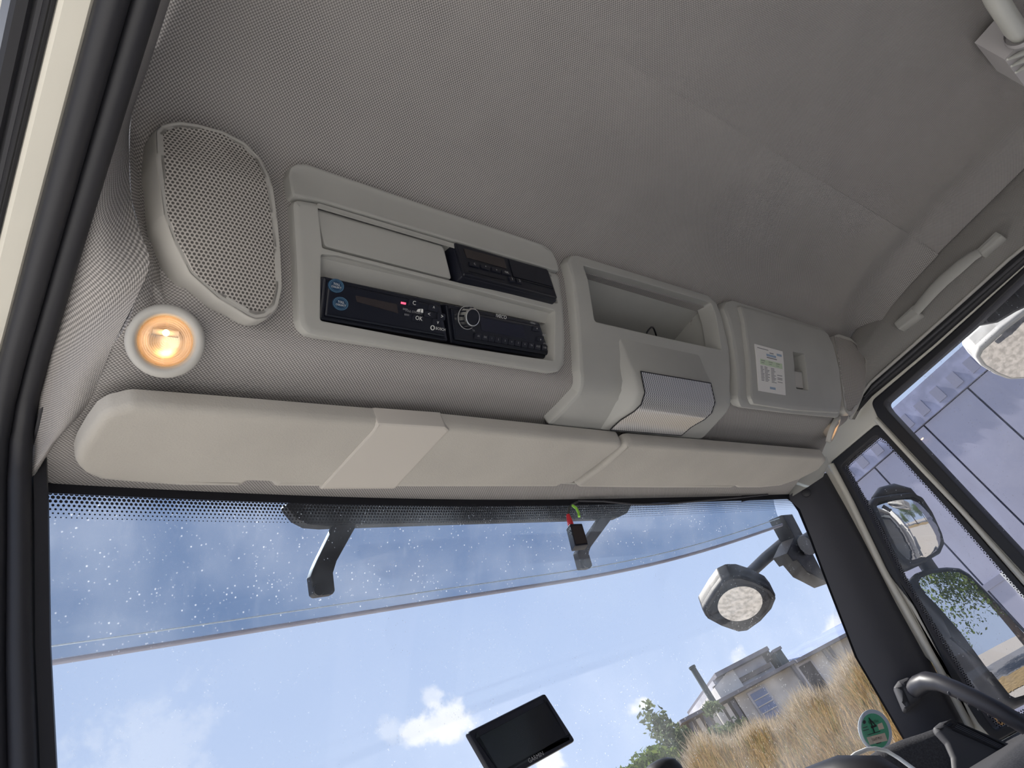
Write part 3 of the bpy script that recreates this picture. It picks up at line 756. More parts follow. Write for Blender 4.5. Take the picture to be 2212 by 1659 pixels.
tx(SR, radio, 'IVECO', 1082, 684, .0072, h=.001); tx(SR, radio, 'BAND', 1008, 667, .004, 'ink_dim', h=.001); tx(SR, radio, 'MENU', 1150, 698, .0038, 'ink_dim', h=.001); tx(SR, radio, 'TA', 1022, 714, .0035, 'ink_dim', h=.001)
labs = ['AS', 'DIS', '1', '2', '3', '4', '5', '6', 'TA', 'AUD', 'USB']
for k, s in enumerate(labs):
    t_ = k / 10; u = 1031 + (1174 - 1031) * t_; v = 727 + (752 - 727) * t_
    kb = keyat(SR, radio, u, v, .0118, .0085, hh=.0026); tx(SR, kb, s, u, v - 1, .0038, 'ink_dim', h=.003)
for (u, v, s, wd) in ((1157, 711, '^', .013), (1165, 733, 'v', .013)):
    kb = keyat(SR, radio, u, v, wd, .007, hh=.0026); tx(SR, kb, s, u, v, .005, h=.003)
tx(SR, radio, 'SRC', 1174, 724, .0042, 'ink_dim', h=.001); tx(SR, radio, 'phone', 1178, 742, .004, 'ink_dim', h=.001)

SC = unit_plane((1001, 593), (979, 519), .612)
SC = Plane(SC.p, SC.n, (1, 0, 0))
tac = slot_unit('tachograph', SC, [(1001, 594), (979, 519), (1186, 581), (1208, 647)], 'black tachograph jutting out of the upper bay with two displays', .03, .002)
tac['label'] = 'black tachograph jutting out of the upper bay beside the pocket lid'
flat('display', SC, rect(SC, [(1001, 537), (1088, 560), (1094, 581), (1008, 557)]), 'lcd', tac, .0008)
for (u, v, s) in ((1023, 573, 'C'), (1047, 579, '^'), (1070, 585, 'v'), (1092, 591, 'OK')):
    kb = keyat(SC, tac, u, v, .017, .007); tx(SC, kb, s, u, v, .0052, h=.003)
for (u, v, s) in ((1104, 605, '1'), (1120, 609, '2')):
    kb = keyat(SC, tac, u, v, .011, .008); tx(SC, kb, s, u, v, .006, h=.003)
tx(SC, tac, '1', 1086, 555, .003, h=.001)
flat('card_slot', SC, pxs(SC, [(1125, 604), (1195, 622), (1195, 624), (1125, 606)]), 'black', tac, .001)
flat('card_slot', SC, pxs(SC, [(1012, 585), (1090, 605), (1090, 606), (1012, 586)]), 'black', tac, .001)
flat('paper_door', SC, pxs(SC, [(1098, 561), (1180, 583), (1192, 620), (1108, 598)]), 'device', tac, .0012)

# ---- cubby console with map lamp
con = thing('cubby_console', HD.at(1.05, .3, 0), 'grey overhead cubby with open shelf above a ribbed clear lamp', 'storage console')
outl = [(1222, 566), (1229, 553), (1244, 551), (1400, 599), (1528, 638), (1545, 653), (1561, 700), (1573, 754), (1576, 800), (1575, 845), (1571, 884), (1545, 915), (1517, 945), (1505, 948), (1340, 932), (1184, 918), (1182, 913), (1215, 880), (1245, 846), (1249, 800), (1247, 760), (1240, 667)]
cub = rnd(pxs(HD, [(1257, 576), (1400, 616), (1533, 656), (1555, 757), (1420, 728), (1281, 696)]), [.003, 0, .006, .005, 0, .006], 4)
patch('shell', HD, rnd(pxs(HD, outl), .010, 3), 'panel', .004, -.03, .006, holes=[cub], hbev=.002, parent=con)
q0, q1, q2, q3 = [HD.at(*HD.px(*p), -.02) for p in ((1254, 573), (1537, 654), (1559, 762), (1277, 699))]
D = np.array([0, .19, .0]); Dd = np.array([.0, .145, .03])
def quad(name, pts, mat, parent): return mk(name, pts, [(0, 1, 2, 3)], mat, parent)
quad('cubby_roof', [q0, q1, q1 + D * .9, q0 + D * .9], 'panel', con); quad('cubby_floor', [q3, q2, q2 + D, q3 + D], 'panel', con)
quad('cubby_back', [q0 + D * .9, q1 + D * .9, q2 + D, q3 + D], 'panel', con)
quad('cubby_side', [q0, q3, q3 + D, q0 + D], 'panel', con); quad('cubby_side', [q1, q2, q2 + D, q1 + D], 'panel', con)
MB().tube([q0 + D * .88 + np.array([0, 0, -.003]), q1 + D * .88 + np.array([0, 0, -.003])], .003, 8).go('cubby_rib', 'panel_light', con, 60)
wire = [q3 + (q2 - q3) * t + np.array([0, .03 + .04 * math.sin(t * 9), .012 + .03 * math.sin((t - .45) / .3 * math.pi) if .45 < t < .75 else .006]) for t in np.linspace(.45, .75, 12)]
MB().tube(wire, .0016, 6).go('wire_loop', 'black', con, 60)
# lamp wedge
xa, sa = HD.px(1349, 737); xb, sb = HD.px(1511, 765); sl = HD.px(1378, 816)[1]
sk = HD.px(1367, 858)[1]; se = HD.px(1340, 926)[1]
secs = [(min(sa, sb), .003), (sa + (sl - sa) * .5, .012), (sl, .022), (sk - .012, .030), (sk, .030), (sk + .012, .024), (se - .03, .012), (se, .0055)]
xl0, xl1 = HD.px(1345, 760)[0], HD.px(1513, 790)[0]
xl0 = .945; xl1 = xl0 + .232
rows = []
for s_, h_ in secs:
    rows.append([HD.at(x, s_, hh) for x, hh in ((xl0 - .016, .0), (xl0 - .006, h_ * .35), (xl0 - .001, h_ * .85), (xl0 + .005, h_), (xl1 - .005, h_), (xl1 - .001, h_ * .85), (xl1 + .006, h_ * .35), (xl1 + .016, .0))])
MB().grid(rows).go('lamp_housing', 'panel', con, 60)
lr = []; lu = []
for s_, h_ in [(sl - .002, .0228)] + secs[3:7] + [(se - .004, .0075)]:
    lr.append([HD.at(x, s_, h_ + .0022) for x in np.linspace(xl0 + .014, xl1 - .014, 8)]); lu.append([(x, s_) for x in np.linspace(xl0 + .014, xl1 - .014, 8)])
lens = MB().grid(lr, lu).go('lamp_lens', 'lamp_lens', con, 60)
edge = [lr[0][0], lr[0][-1]] ; MB().tube([r[0] for r in lr], .0010, 6).go('lens_edge', 'black', lens, 60); MB().tube(lr[-1], .0010, 6).go('lens_edge', 'black', lens, 60); MB().tube([r[-1] for r in lr], .0010, 6).go('lens_edge', 'black', lens, 60); MB().tube(lr[0], .0010, 6).go('lens_edge', 'black', lens, 60)

# ---- storage locker with latch and paper list
lk = thing('storage_locker', HD.at(1.55, .2, 0), 'grey overhead storage locker with square latch recess and paper list', 'storage locker')
bodyp = [(1556, 668), (1563, 653), (1577, 649), (1680, 680), (1770, 709), (1784, 723), (1806, 800), (1811, 868), (1806, 903), (1700, 893), (1594, 880), (1586, 862), (1584, 800), (1572, 717)]
doorp = [(1583, 664), (1680, 692), (1766, 715), (1777, 728), (1800, 803), (1805, 865), (1800, 894), (1700, 886), (1612, 873), (1605, 862), (1603, 800), (1596, 730)]
patch('body', HD, rnd(pxs(HD, bodyp), .006, 3), 'panel', .008, -.03, .010, parent=lk) if False else None
lat = rnd(pxs(HD, [(1698, 765), (1722, 769), (1731, 847), (1704, 843)]), .003, 3)
patch('body', HD, rnd(pxs(HD, bodyp), .016, 4), 'panel', .008, -.03, .008, holes=[inset(ccw(lat), -.002)], hbev=0, parent=lk)
dr = patch('door', HD, rnd(pxs(HD, doorp), .012, 4), 'panel', .017, .0, .006, holes=[lat], hbev=.002, parent=lk)
patch('latch_recess', HD, inset(ccw(lat), -.002), 'panel', -.027, -.029, 0, parent=dr, smooth=None)
patch('latch_flap', HD, rnd(pxs(HD, [(1700, 797), (1725, 803), (1729, 842), (1703, 838)]), .002, 3), 'panel_light', .009, -.02, .004, parent=dr)
pap = pxs(HD, [(1613, 749), (1674, 765), (1680, 859), (1621, 849)])
pl_ = thing('paper_list', HD.at(*pap[3], .018), 'white paper contact list stuck on the storage locker door', 'paper sheet')
patch('sheet', HD, pap, 'paper', .0182, .0172, 0, parent=pl_, smooth=None)
def onpap(a, b):   # 0..1 across and down the sheet
    p = [np.array(x) for x in pap]; top_ = p[0] + (p[1] - p[0]) * a; bt = p[3] + (p[2] - p[3]) * a; return tuple(top_ + (bt - top_) * b)
def pr_(name, a0, a1, b0, b1, mat): patch(name, HD, [onpap(a0, b0), onpap(a1, b0), onpap(a1, b1), onpap(a0, b1)], mat, .0186, .0180, 0, parent=pl_, smooth=None)
pr_('green_box', .13, .93, .30, .42, 'paper_green')
pr_('heading_line', .08, .46, .06, .075, 'ink_grey'); pr_('heading_line', .38, .72, .155, .205, 'ink_blue'); pr_('heading_line', .5, .64, .11, .13, 'ink_grey'); pr_('heading_line', .38, .74, .225, .245, 'ink_grey')
pr_('stamp', .76, .94, .09, .14, 'ink_blue'); pr_('stamp', .42, .62, .87, .92, 'ink_blue')
rr = random.Random(4)
for k in range(11):
    b = .455 + k * .030
    pr_('text_line', .13, .20 + .05 * rr.random(), b, b + .012, 'ink_grey'); pr_('text_line', .27, .36 + .1 * rr.random(), b, b + .012, 'ink_grey'); pr_('text_line', .50, .58 + .1 * rr.random(), b, b + .012, 'ink_grey')
    if k in (4, 6, 7, 9): pr_('text_line', .72, .90, b, b + .012, 'ink_grey')
for k in range(3): pr_('text_line', .16 + .27 * k, .30 + .27 * k, .325, .34, 'ink_grey'); pr_('text_line', .16 + .27 * k, .27 + .27 * k, .37, .385, 'ink_grey')

# ---- sun visors on a plane under the header
VP = Plane((1.0, .566, .566), (0, .10, -1.), (1, 0, 0))
vl = [(161, 987), (169, 962), (190, 926), (214, 893), (238, 879), (287, 867), (466, 879), (800, 903), (963, 914), (1338, 949), (1345, 957), (1290, 1000), (1236, 1040), (1210, 1042), (1199, 1048), (900, 1048), (588, 1046), (585, 1036), (531, 1034), (519, 1046), (385, 1044), (275, 1036), (214, 1030), (181, 1015), (165, 999)]
vr = [(1351, 954), (1365, 952), (1500, 962), (1779, 983), (1784, 990), (1768, 1010), (1725, 1032), (1681, 1047), (1638, 1051), (1590, 1051), (1583, 1047), (1576, 1051), (1420, 1051), (1249, 1049), (1240, 1044), (1300, 1000)]
def visor(px, label, base):
    t = thing('sun_visor', VP.at(*VP.px(*base), -.02), label, 'sun visor', 'inner sun visors')
    patch('pad', VP, rnd(pxs(VP, px), .016, 4), 'visor', .006, -.016, .008, parent=t, smooth=50, back=True); return t
v1 = visor(vl, 'long beige sun visor above the driver with a pale sleeve', (700, 1000))
patch('sleeve', VP, rnd(pxs(VP, [(812, 903), (958, 912), (968, 920), (850, 1047.5), (686, 1047.5), (800, 922)]), .003, 2), 'sleeve', .0078, -.0165, .003, parent=v1)
MB().tube([VP.at(*VP.px(533, 1036), -.004), VP.at(*VP.px(585, 1038), -.004)], .0035, 8).go('pivot_clip', 'panel_light', v1, 60)
v2 = visor(vr, 'plain beige sun visor on the passenger side without a sleeve', (1500, 1010))
MB().tube([VP.at(*VP.px(1205, 1046), -.006), VP.at(*VP.px(1245, 1048), -.006)], .0035, 8).go('pivot_clip', 'panel_light', v2, 60)

# ---- ceiling grab strap over the passenger door
gh = thing('grab_handle', atx(2055, 610, 1.97), 'grey folding grab handle on the dark liner above the passenger window', 'handle')
GP = Plane((1.97, 0, 0), (-1, 0, 0), (0, 1, 0))
def hquad(L): return rnd(pxs(GP, L), .005, 3)
patch('end_cap', GP, hquad([(1934, 700), (1978, 659), (1992, 681), (1946, 715)]), 'panel', .014, -.03, .004, parent=gh)
patch('end_cap', GP, hquad([(2108, 546), (2154, 502), (2172, 512), (2124, 554)]), 'panel', .014, -.03, .004, parent=gh)
cen = [(1981, 675), (2000, 655), (2022, 632), (2045, 610), (2066, 592), (2085, 575), (2104, 558), (2118, 548)]
MB().tube([GP.at(*GP.px(*p), .012 + .012 * math.sin(math.pi * k / 7)) for k, p in enumerate(cen)], [.012, .0135, .0145, .015, .015, .0145, .0125, .011], 12, flat=.4, up=(1, 0, 0)).go('grip', 'panel', gh, 60)
# ---- curtain rail at the rear of the roof
ra = atz(2120, -70, .80); rb = atz(2152, 0, .80); rc = atz(2192, 62, .80); rd = rc + (rc - rb) * .25
rl = thing('curtain_rail', rb, 'white roof rail with grey comb bracket in the upper corner', 'rail')
MB().tube([ra + (ra - rb) * 3, ra, rb, rc, rd], [.017, .017, .017, .0175, .014], 16).go('rod', 'rail', rl, 60)
MB().lathe(rd, rd - rc, [(.022, -.008), (.024, .0), (.022, .006), (.0001, .006)], 20).go('end_cup', 'rail_grey', rl, 40)
for k in range(3):
    p = atz(2176 + 9 * k, 129 + 14 * k, .79); e = atz(2222 + 4 * k, 108 + 14 * k, .80)
    MB().tube([p, p + (e - p) * .5, e, e + np.array([.03, 0, .02])], [.002, .0048, .0062, .0062], 8).go('comb_tooth', 'rail', rl, 60)
MB().box(tuple(atz(2200, 96, .80) - np.array([.0, .03, .0])), tuple(atz(2200, 96, .80) + np.array([.14, .03, .07]))).go('bracket', 'rail_grey', rl)

# ------------------------------------------------------------------ below the windscreen
# dashboard: soft top with side pods
dsh = thing('dashboard', (1.1, .9, -.5), 'dark grey grained dashboard below the windscreen with a corner vent', 'dashboard')
def dz(x, y):
    hump = .0 * math.exp(-((x - 1.80) / .17) ** 2) * math.exp(-((y - .80) / .20) ** 2)
    return -.09 + hump - .10 * sm(y, .86, 1.0) - .25 * sm(-y, -.62, -.42) - .02 * sm(1.45 - x, 0, .4)
gx = list(np.linspace(.2, 1.4, 12)) + list(np.linspace(1.45, 2.0, 23)); gy = np.linspace(.42, 1.06, 27)
DZ = [[(x, min(y, WS.at(x, .62)[1] + .02), dz(x, y)) for x in gx] for y in gy]
MB().grid(DZ).go('top_pad', 'dash', dsh, 60)
MB().grid([[(x, .42, dz(x, .42)) for x in gx], [(x, .46, -.9) for x in gx]]).go('front_panel', 'dash_smooth', dsh, 60)
# corner pod carrying the vent
PV = Plane(atx(2000, 1620, 1.74), (-.72, -.62, .30), (0, 1, 0))
brow = [(1800, 1760), (1846, 1655), (1868, 1630), (1889, 1616), (1917, 1602), (1946, 1590), (1993, 1575), (2020, 1565), (2040, 1557), (2057, 1552), (2110, 1575), (2192, 1611), (2335, 1682), (2335, 1810)]
patch('brow_pad', PV, rnd(pxs(PV, brow), .01, 3), 'dash', 0, -.16, .02, parent=dsh, smooth=70)
podp = rnd(pxs(PV, [(2062, 1760), (2056, 1690), (2052, 1640), (2040, 1610), (2020, 1588), (2014, 1575), (2030, 1562), (2056, 1555), (2110, 1578), (2188, 1612), (2330, 1685), (2330, 1800)]), .008, 4)
patch('corner_pod', PV, podp, 'dash_smooth', .012, -.01, .010, parent=dsh, smooth=70)
PV = Plane(PV.at(0, 0, .0125), PV.n, (0, 1, 0))
ve = patch('vent_frame', PV, rnd(pxs(PV, [(2034, 1566), (2054, 1553), (2178, 1612), (2164, 1625)]), .003, 3), 'black', .003, -.004, .002, holes=[rnd(pxs(PV, [(2058, 1575), (2069, 1563), (2168, 1611), (2158, 1620)]), .001, 2)], parent=dsh)
patch('vent_well', PV, rnd(pxs(PV, [(2056, 1577), (2068, 1561), (2170, 1611), (2158, 1622)]), .001, 2), 'black_matte', .0008, -.004, 0, parent=ve, smooth=None)
for k in range(4):
    t = (k + .5) / 4; p = PV.at(*PV.px(2058 + 11 * t, 1575 - 12 * t), .0015); e = PV.at(*PV.px(2157 + 10 * t, 1620 - 9 * t), .0015); MB().tube([p, e], .0012, 6).go('vent_slat', 'pillar', ve, 60)
patch('vent_switch', PV, rnd(pxs(PV, [(2044, 1567), (2052, 1561), (2060, 1565), (2052, 1571)]), .001, 2), 'device', .005, 0, .001, parent=ve)

# pillar grab handle
hb = thing('pillar_handle', atx(1960, 1540, 1.9), 'black curved grab handle on the passenger windscreen pillar', 'handle')
HB = Plane(atx(1950, 1520, 1.90), (-.85, -.5, .05), (0, 1, 0))
patch('mount', HB, rnd(pxs(HB, [(1930, 1486), (1940, 1472), (1963, 1463), (1985, 1498), (1992, 1508), (1958, 1536), (1951, 1534)]), .006, 3), 'dash_smooth', .018, -.05, .012, parent=hb, smooth=60)
hp = [(1985, 1480, 1.90), (2003, 1471, 1.885), (2030, 1475, 1.872), (2065, 1489, 1.862), (2110, 1510, 1.855), (2160, 1536, 1.85), (2225, 1575, 1.85), (2330, 1650, 1.87)]
MB().tube([atx(u, v, x) for u, v, x in [(1972, 1492, 1.915)] + hp], [.018, .022, .021, .019, .0185, .018, .018, .018, .018], 14).go('grip', 'handle', hb, 60)
for k in range(7):
    t = k / 6; u = 2052 + 130 * t; v = 1497 + 70 * t; p = atx(u, v, 1.848); MB().lathe(p, unit(-p + np.array([0, 0, -.5])), [(.005, -.003), (.0045, .0008), (.002, .0018), (.0001, .002)], 10).go('grip_stud', 'pillar', hb, 60)

# white charging cable over the dashboard
cab = [atx(u, v, x) for u, v, x in ((1800, 1690, 1.50), (1822, 1650, 1.55), (1848, 1629, 1.60), (1872, 1619, 1.64), (1892, 1617, 1.66), (1915, 1622, 1.68), (1942, 1638, 1.68), (1975, 1662, 1.66), (2010, 1700, 1.62))]
o = MB().tube(cab, .0042, 8).go('charging_cable', 'cable_white', smooth=60); tag(o, 'thin white cable looping over the dashboard below the green sticker', 'cable')
# sunglass-dark binnacle edge under it
bn = thing('binnacle', atx(1800, 1680, 1.35), 'glossy dark binnacle hood at the bottom edge below the white cable', 'binnacle')
MB().tube([atx(u, v, 1.45) for u, v in ((1700, 1735), (1765, 1705), (1830, 1688), (1900, 1690), (1960, 1712))], [.03, .04, .045, .045, .03], 14).go('hood', 'black', bn, 60)

# windscreen sticker
stc = WS.px(1892, 1577); WSS = Plane(WS.at(*stc, .003), WS.at(*stc, 1) - WS.at(*stc, 0), (1, 0, 0))
st = thing('inspection_sticker', WSS.at(0, 0, 0), 'round green sticker with pale blue ring low on the windscreen', 'sticker')
def pcirc(cx, cy, rx, ry, ang, n=36):
    out = []
    for k in range(n):
        t = 2 * math.pi * k / n; a, b = rx * math.cos(t), ry * math.sin(t); out.append(WSS.px(cx + a * math.cos(ang) - b * math.sin(ang), cy + a * math.sin(ang) + b * math.cos(ang)))
    return out
flat('ring', WSS, pcirc(1890, 1578, 35, 47, -.35), 'sticker_ring', st, .0004); flat('disc', WSS, pcirc(1890, 1579, 28, 39, -.35), 'sticker_green', st, .0010)
flat('name_box', WSS, pxs(WSS, [(1871, 1593), (1910, 1583), (1916, 1600), (1878, 1609)]), 'sticker_cream', st, .0016); flat('date_box', WSS, pxs(WSS, [(1894, 1565), (1904, 1561), (1909, 1574), (1898, 1577)]), 'sticker_cream', st, .0016)
def wtx(s, u, v, u2, v2, size, mat='ink_black', **k):
    a = np.array(WSS.px(u, v)); b = np.array(WSS.px(u2, v2)); d = unit(b - a); return text(WSS, s, (a[0] + b[0]) / 2, (a[1] + b[1]) / 2, size, mat, st, tuple(d), h=.0022, **k)
wtx('Kroschke', 1872, 1562, 1898, 1556, .0105); wtx('4', 1874, 1572, 1896, 1564, .05, mirror=True); wtx('TAHT MUS', 1880, 1600, 1905, 1593, .0085)
for (u0, v0, u1, v1) in ((1863, 1572, 1872, 1569), (1863, 1578, 1875, 1575), (1873, 1587, 1900, 1579), (1892, 1606, 1902, 1603)): flat('small_print', WSS, pxs(WSS, [(u0, v0), (u1, v1), (u1 + .4, v1 + 1.4), (u0 + .4, v0 + 1.4)]), 'ink_black', st, .0018)
flat('maker_mark', WSS, [WSS.px(1866 + 3.2 * math.cos(t), 1560 + 4.2 * math.sin(t)) for t in np.linspace(0, 2 * math.pi, 14)[:-1]], 'ink_black', st, .0016)

# navigation device
GN = Plane(aty(1128, 1580, .75), (.0, -1, -.12), (1, 0, 0))
gp = thing('navigation_device', GN.at(*GN.px(1120, 1640), 0), 'black rectangular navigation screen standing in front of the windscreen', 'navigation device')
gout = rnd(pxs(GN, [(1011, 1581), (1178, 1497), (1244, 1600), (1200, 1625), (1076, 1694)]), .004, 3)
patch('case', GN, gout, 'device', .0, -.008, .003, parent=gp, back=True); patch('screen', GN, rnd(inset(ccw(gout), .010), .002, 2), 'screen', .0008, -.002, .0005, parent=gp)
a = np.array(GN.px(1141, 1645)); b = np.array(GN.px(1172, 1628)); text(GN, 'GARMIN', *((a + b) / 2), .0075, 'ink_dim', gp, tuple(unit(b - a)), h=.0012)
c0 = GN.at(*GN.px(1130, 1600), -.018)
MB().tube([c0, c0 + np.array([.0, .03, -.02]), c0 + np.array([0, .05, -.10]), (c0[0], .80, .02)], .009, 10).go('arm', 'black', gp, 60)
MB().lathe((c0[0], .80, -.05), (0, 0, 1), [(.045, 0), (.045, .01), (.02, .04), (.012, .07), (.0001, .07)], 20).go('suction_foot', 'black', gp, 50)
# dark dome on the dashboard
dc = aty(1412, 1648, .80)
sn = thing('dash_sensor', (dc[0], dc[1], -.09), 'small black domed gadget at the bottom edge of the windscreen', 'sensor')
MB().lathe((dc[0], dc[1], dc[2]), (0, 0, 1), [(.034, -.22), (.034, -.02), (.031, -.010), (.022, -.003), (.010, 0), (.0001, .0005)], 24).go('dome', 'black', sn, 50)

# hanging transponder
hg = thing('hanging_gadget', aty(1243, 1185, .73), 'small black plastic box hanging by a red plug from the windscreen top', 'gadget')
BX = Plane(aty(1250, 1160, .73), (-.42, -1, -.1), (1, 0, 0))
patch('box', BX, rnd(pxs(BX, [(1230, 1131), (1258, 1130), (1272, 1176), (1242, 1180)]), .002, 3), 'device', .0, -.019, .0025, parent=hg, back=True)
patch('front_label', BX, rnd(pxs(BX, [(1235, 1137), (1257, 1135), (1269, 1173), (1244, 1176)]), .001, 2), 'lcd', .0006, -.001, 0, parent=hg, smooth=None)
rp0, rp1 = BX.at(*BX.px(1237, 1131), -.009), BX.at(*BX.px(1230, 1106), -.009)
MB().tube([rp0, rp0 + (rp1 - rp0) * .3, rp0 + (rp1 - rp0) * .7, rp1], [.0062, .0062, .0050, .0036], 8, flat=.7).go('red_plug', 'red_plastic', hg, 40)
MB().tube([rp1, aty(1229, 1098, .745), aty(1236, 1090, .76), aty(1248, 1084, .765)], .0018, 6).go('lead', 'black', hg, 60)
MB().tube([aty(1237, 1092, .742), aty(1245, 1098, .735), aty(1250, 1108, .732), aty(1251, 1116, .732)], .0026, 6).go('green_lead', 'green_wire', hg, 60)
cb = [WS.at(*WS.px(u, v), .006) for u, v in ((1245, 1084), (1300, 1085), (1360, 1091), (1430, 1091), (1520, 1083), (1590, 1077), (1655, 1070))]
o = MB().tube(cb, .0022, 6).go('loose_wire', 'pillar', smooth=60); tag(o, 'thin dark wire sagging along the windscreen top edge', 'wire')

# ------------------------------------------------------------------ outside, fixed to the truck
# tinted outer visor
class Outer:
    cuts = []; cutx = []
    ex = np.linspace(0, 2.1, 43); ey = np.interp(ex, [0, .1, .226, .436, .862, 1.386, 1.65, 1.88, 2.05, 2.1], [1.10, 1.115, 1.11, 1.10, 1.077, 1.053, 1.015, .95, .886, .86]); ey = np.convolve(np.pad(ey, 2, 'edge'), np.ones(5) / 5, 'valid')
    def edge(s, x): return (float(np.interp(x, s.ex, s.ey)), .59)
    def at(s, x, t, h=0.):
        y1, z1 = s.edge(x); k = abs(x - 1.04) / .93; y0, z0 = .86 - .10 * k ** 2, .80
        y = y0 + (y1 - y0) * (1 - (1 - t) ** 1.5); z = z0 + (z1 - z0) * t; return np.array([x, y, z]) + unit((0, -.6, -.8)) * h
OV = Outer()
ov = thing('outer_visor', OV.at(1.04, .2), 'blue tinted outer sun visor with two dark brackets above the windscreen', 'outer sun visor')
xo = np.linspace(.06, 2.03, 34); to = np.linspace(0, 1, 12)
MB().grid([[OV.at(x, t) for x in xo] for t in to]).go('tinted_panel', 'tinted', ov, 80)
MB().tube([OV.at(x, 1) for x in xo], .006, 8, flat=.6).go('lower_lip', 'trailer_dark', ov, 60)
MB().tube([OV.at(x, .9, .003) for x in xo], .0015, 6).go('moulded_line', 'sticker_ring', ov, 60)
BRK = Plane(aty(900, 1130, .93), (0, -1, -.35), (1, 0, 0))
barp = rnd(pxs(BRK, [(610, 1085), (640, 1120), (665, 1133), (700, 1136), (1000, 1127), (1335, 1118), (1356, 1108), (1368, 1085)]), .008, 3)
patch('mounting_bar', BRK, barp, 'rubber', 0, -.02, .003, parent=ov)
for L in ([(722, 1133), (772, 1131), (727, 1212), (719, 1238), (723, 1277), (718, 1284), (682, 1289), (675, 1284), (670, 1246), (676, 1228), (684, 1210)],
          [(1297, 1117), (1325, 1115), (1275, 1183), (1271, 1195), (1279, 1222), (1274, 1228), (1255, 1229), (1246, 1194), (1255, 1178)]):
    g = patch('bracket', BRK, rnd(pxs(BRK, L), .004, 2), 'rubber', .002, -.012, .002, parent=ov)
    c = np.mean(pxs(BRK, L[5:9] if len(L) > 10 else L[4:8]), axis=0); cc = BRK.at(*(c + np.array([0, 0])), .002)
    MB().lathe(cc, BRK.n, [(.010, 0), (.009, .003), (.0001, .003)], 12).go('bolt', 'black', g, 40)

def mirror_plane(u, v, base, d):
    """plane of a mirror at base that sends the view ray towards d"""
    r = unit(base); return Plane(base, unit(d) - r, (0, 1, 0))
def mirror(name, S, glass, label, bulge, margin, depth, shell='rubber', extra=None, r=.008):
    P = ccw(rnd(pxs(S, glass), r, 4)); c = np.mean(P, axis=0)
    t = thing(name, S.at(*c, -depth), label, 'mirror', 'outside mirrors')
    patch('housing', S, rnd(inset(P, -margin), .02, 3), shell, .004, -depth, .012, holes=[inset(P, .001)], parent=t, hbev=.003, smooth=60, back=False)
    patch('housing_back', S, rnd(inset(P, -margin), .02, 3), shell, -.006, -depth - .02, .012, parent=t, smooth=60, back=True)
    S.bulge = bulge; S.c = tuple(c)
    lo = np.min(P, axis=0); hi = np.max(P, axis=0); S.cuts = list(np.linspace(lo[1], hi[1], 16)); S.cutx = list(np.linspace(lo[0], hi[0], 16))
    lift = bulge * max((p[0] - c[0]) ** 2 + (p[1] - c[1]) ** 2 for p in P) * .4
    patch('glass', S, P, 'mirror', .004 + lift, -.004, 0, parent=t, smooth=80); S.bulge = 0; S.cuts = []; S.cutx = []
    return t
S1 = mirror_plane(0, 0, atx(1962, 1148, 2.34), (.10, -1, -.14))
m1 = mirror('wide_mirror', S1, [(1885, 1091), (1893, 1080), (1932, 1073), (1970, 1069), (1990, 1078), (2010, 1108), (2030, 1152), (2035, 1172), (2028, 1188), (1985, 1213), (1968, 1218), (1954, 1212), (1932, 1190), (1911, 1148)], 'upper squarish wide-angle door mirror outside the quarter window', 1.5, .010, .05)
S2 = mirror_plane(0, 0, atx(2105, 1372, 2.34), (.13, -1, .03))
m2 = mirror('main_mirror', S2, [(1979, 1258), (1987, 1246), (2011, 1237), (2048, 1233), (2073, 1235), (2090, 1245), (2212, 1370), (2275, 1440), (2270, 1475), (2212, 1506), (2192, 1512), (2178, 1505), (2122, 1434), (2073, 1368), (2024, 1311), (1987, 1273)], 'tall main door mirror below the wide-angle one', .12, .014, .06)
# arms that carry both mirrors on the pillar
MB().tube([S1.at(*S1.px(1905, 1090), -.045), S1.at(*S1.px(1888, 1080), -.05), (2.09, .90, .52)], [.022, .024, .03], 12).go('arm', 'rubber', m1, 60)
MB().tube([S1.at(*S1.px(u, v), -.03) for u, v in ((1900, 1072), (1918, 1058), (1945, 1052), (1975, 1058), (1990, 1066))], [.010, .020, .022, .018, .008], 12).go('fairing', 'rubber', m1, 60)
MB().tube([S1.at(*S1.px(2012, 1200), -.04), S2.at(*S2.px(2040, 1240), -.04)], .022, 12).go('link_arm', 'rubber', m2, 60)
S3 = mirror_plane(0, 0, atx(2190, 750, 2.40), (.10, .05, -1))
m3 = mirror('kerb_mirror', S3, [(2116, 768), (2122, 755), (2165, 716), (2225, 670), (2300, 640), (2340, 760), (2280, 800), (2212, 812), (2183, 813), (2157, 803), (2128, 785)], 'white-backed kerb mirror above the passenger window showing the ground', .5, .012, .06, 'paint_white')
KB = Plane(atx(2160, 670, 2.25), (-1, 0, -.2), (0, 1, 0))
kb_ = patch('carrier', KB, rnd(pxs(KB, [(2098, 706), (2150, 696), (2190, 672), (2260, 640), (2260, 540), (2180, 610)]), .006, 2), 'rubber', .01, -.05, .004, parent=m3)
for k in range(4): MB().tube([KB.at(*KB.px(2125 + 22 * k, 683 - 18 * k), .011), KB.at(*KB.px(2136 + 22 * k, 697 - 18 * k), .011)], .0016, 6).go('carrier_rib', 'dash_smooth', kb_, 60)
S4 = mirror_plane(0, 0, aty(1598, 1308, 1.12), (.05, .30, -1))
m4 = mirror('front_mirror', S4, [(1523, 1318), (1545, 1282), (1563, 1258), (1580, 1250), (1600, 1250), (1628, 1259), (1660, 1275), (1672, 1290), (1663, 1312), (1640, 1338), (1612, 1358), (1595, 1360), (1560, 1348), (1530, 1332)], 'front mirror on a dark arm hanging beyond the windscreen pillar', .6, .007, .035)
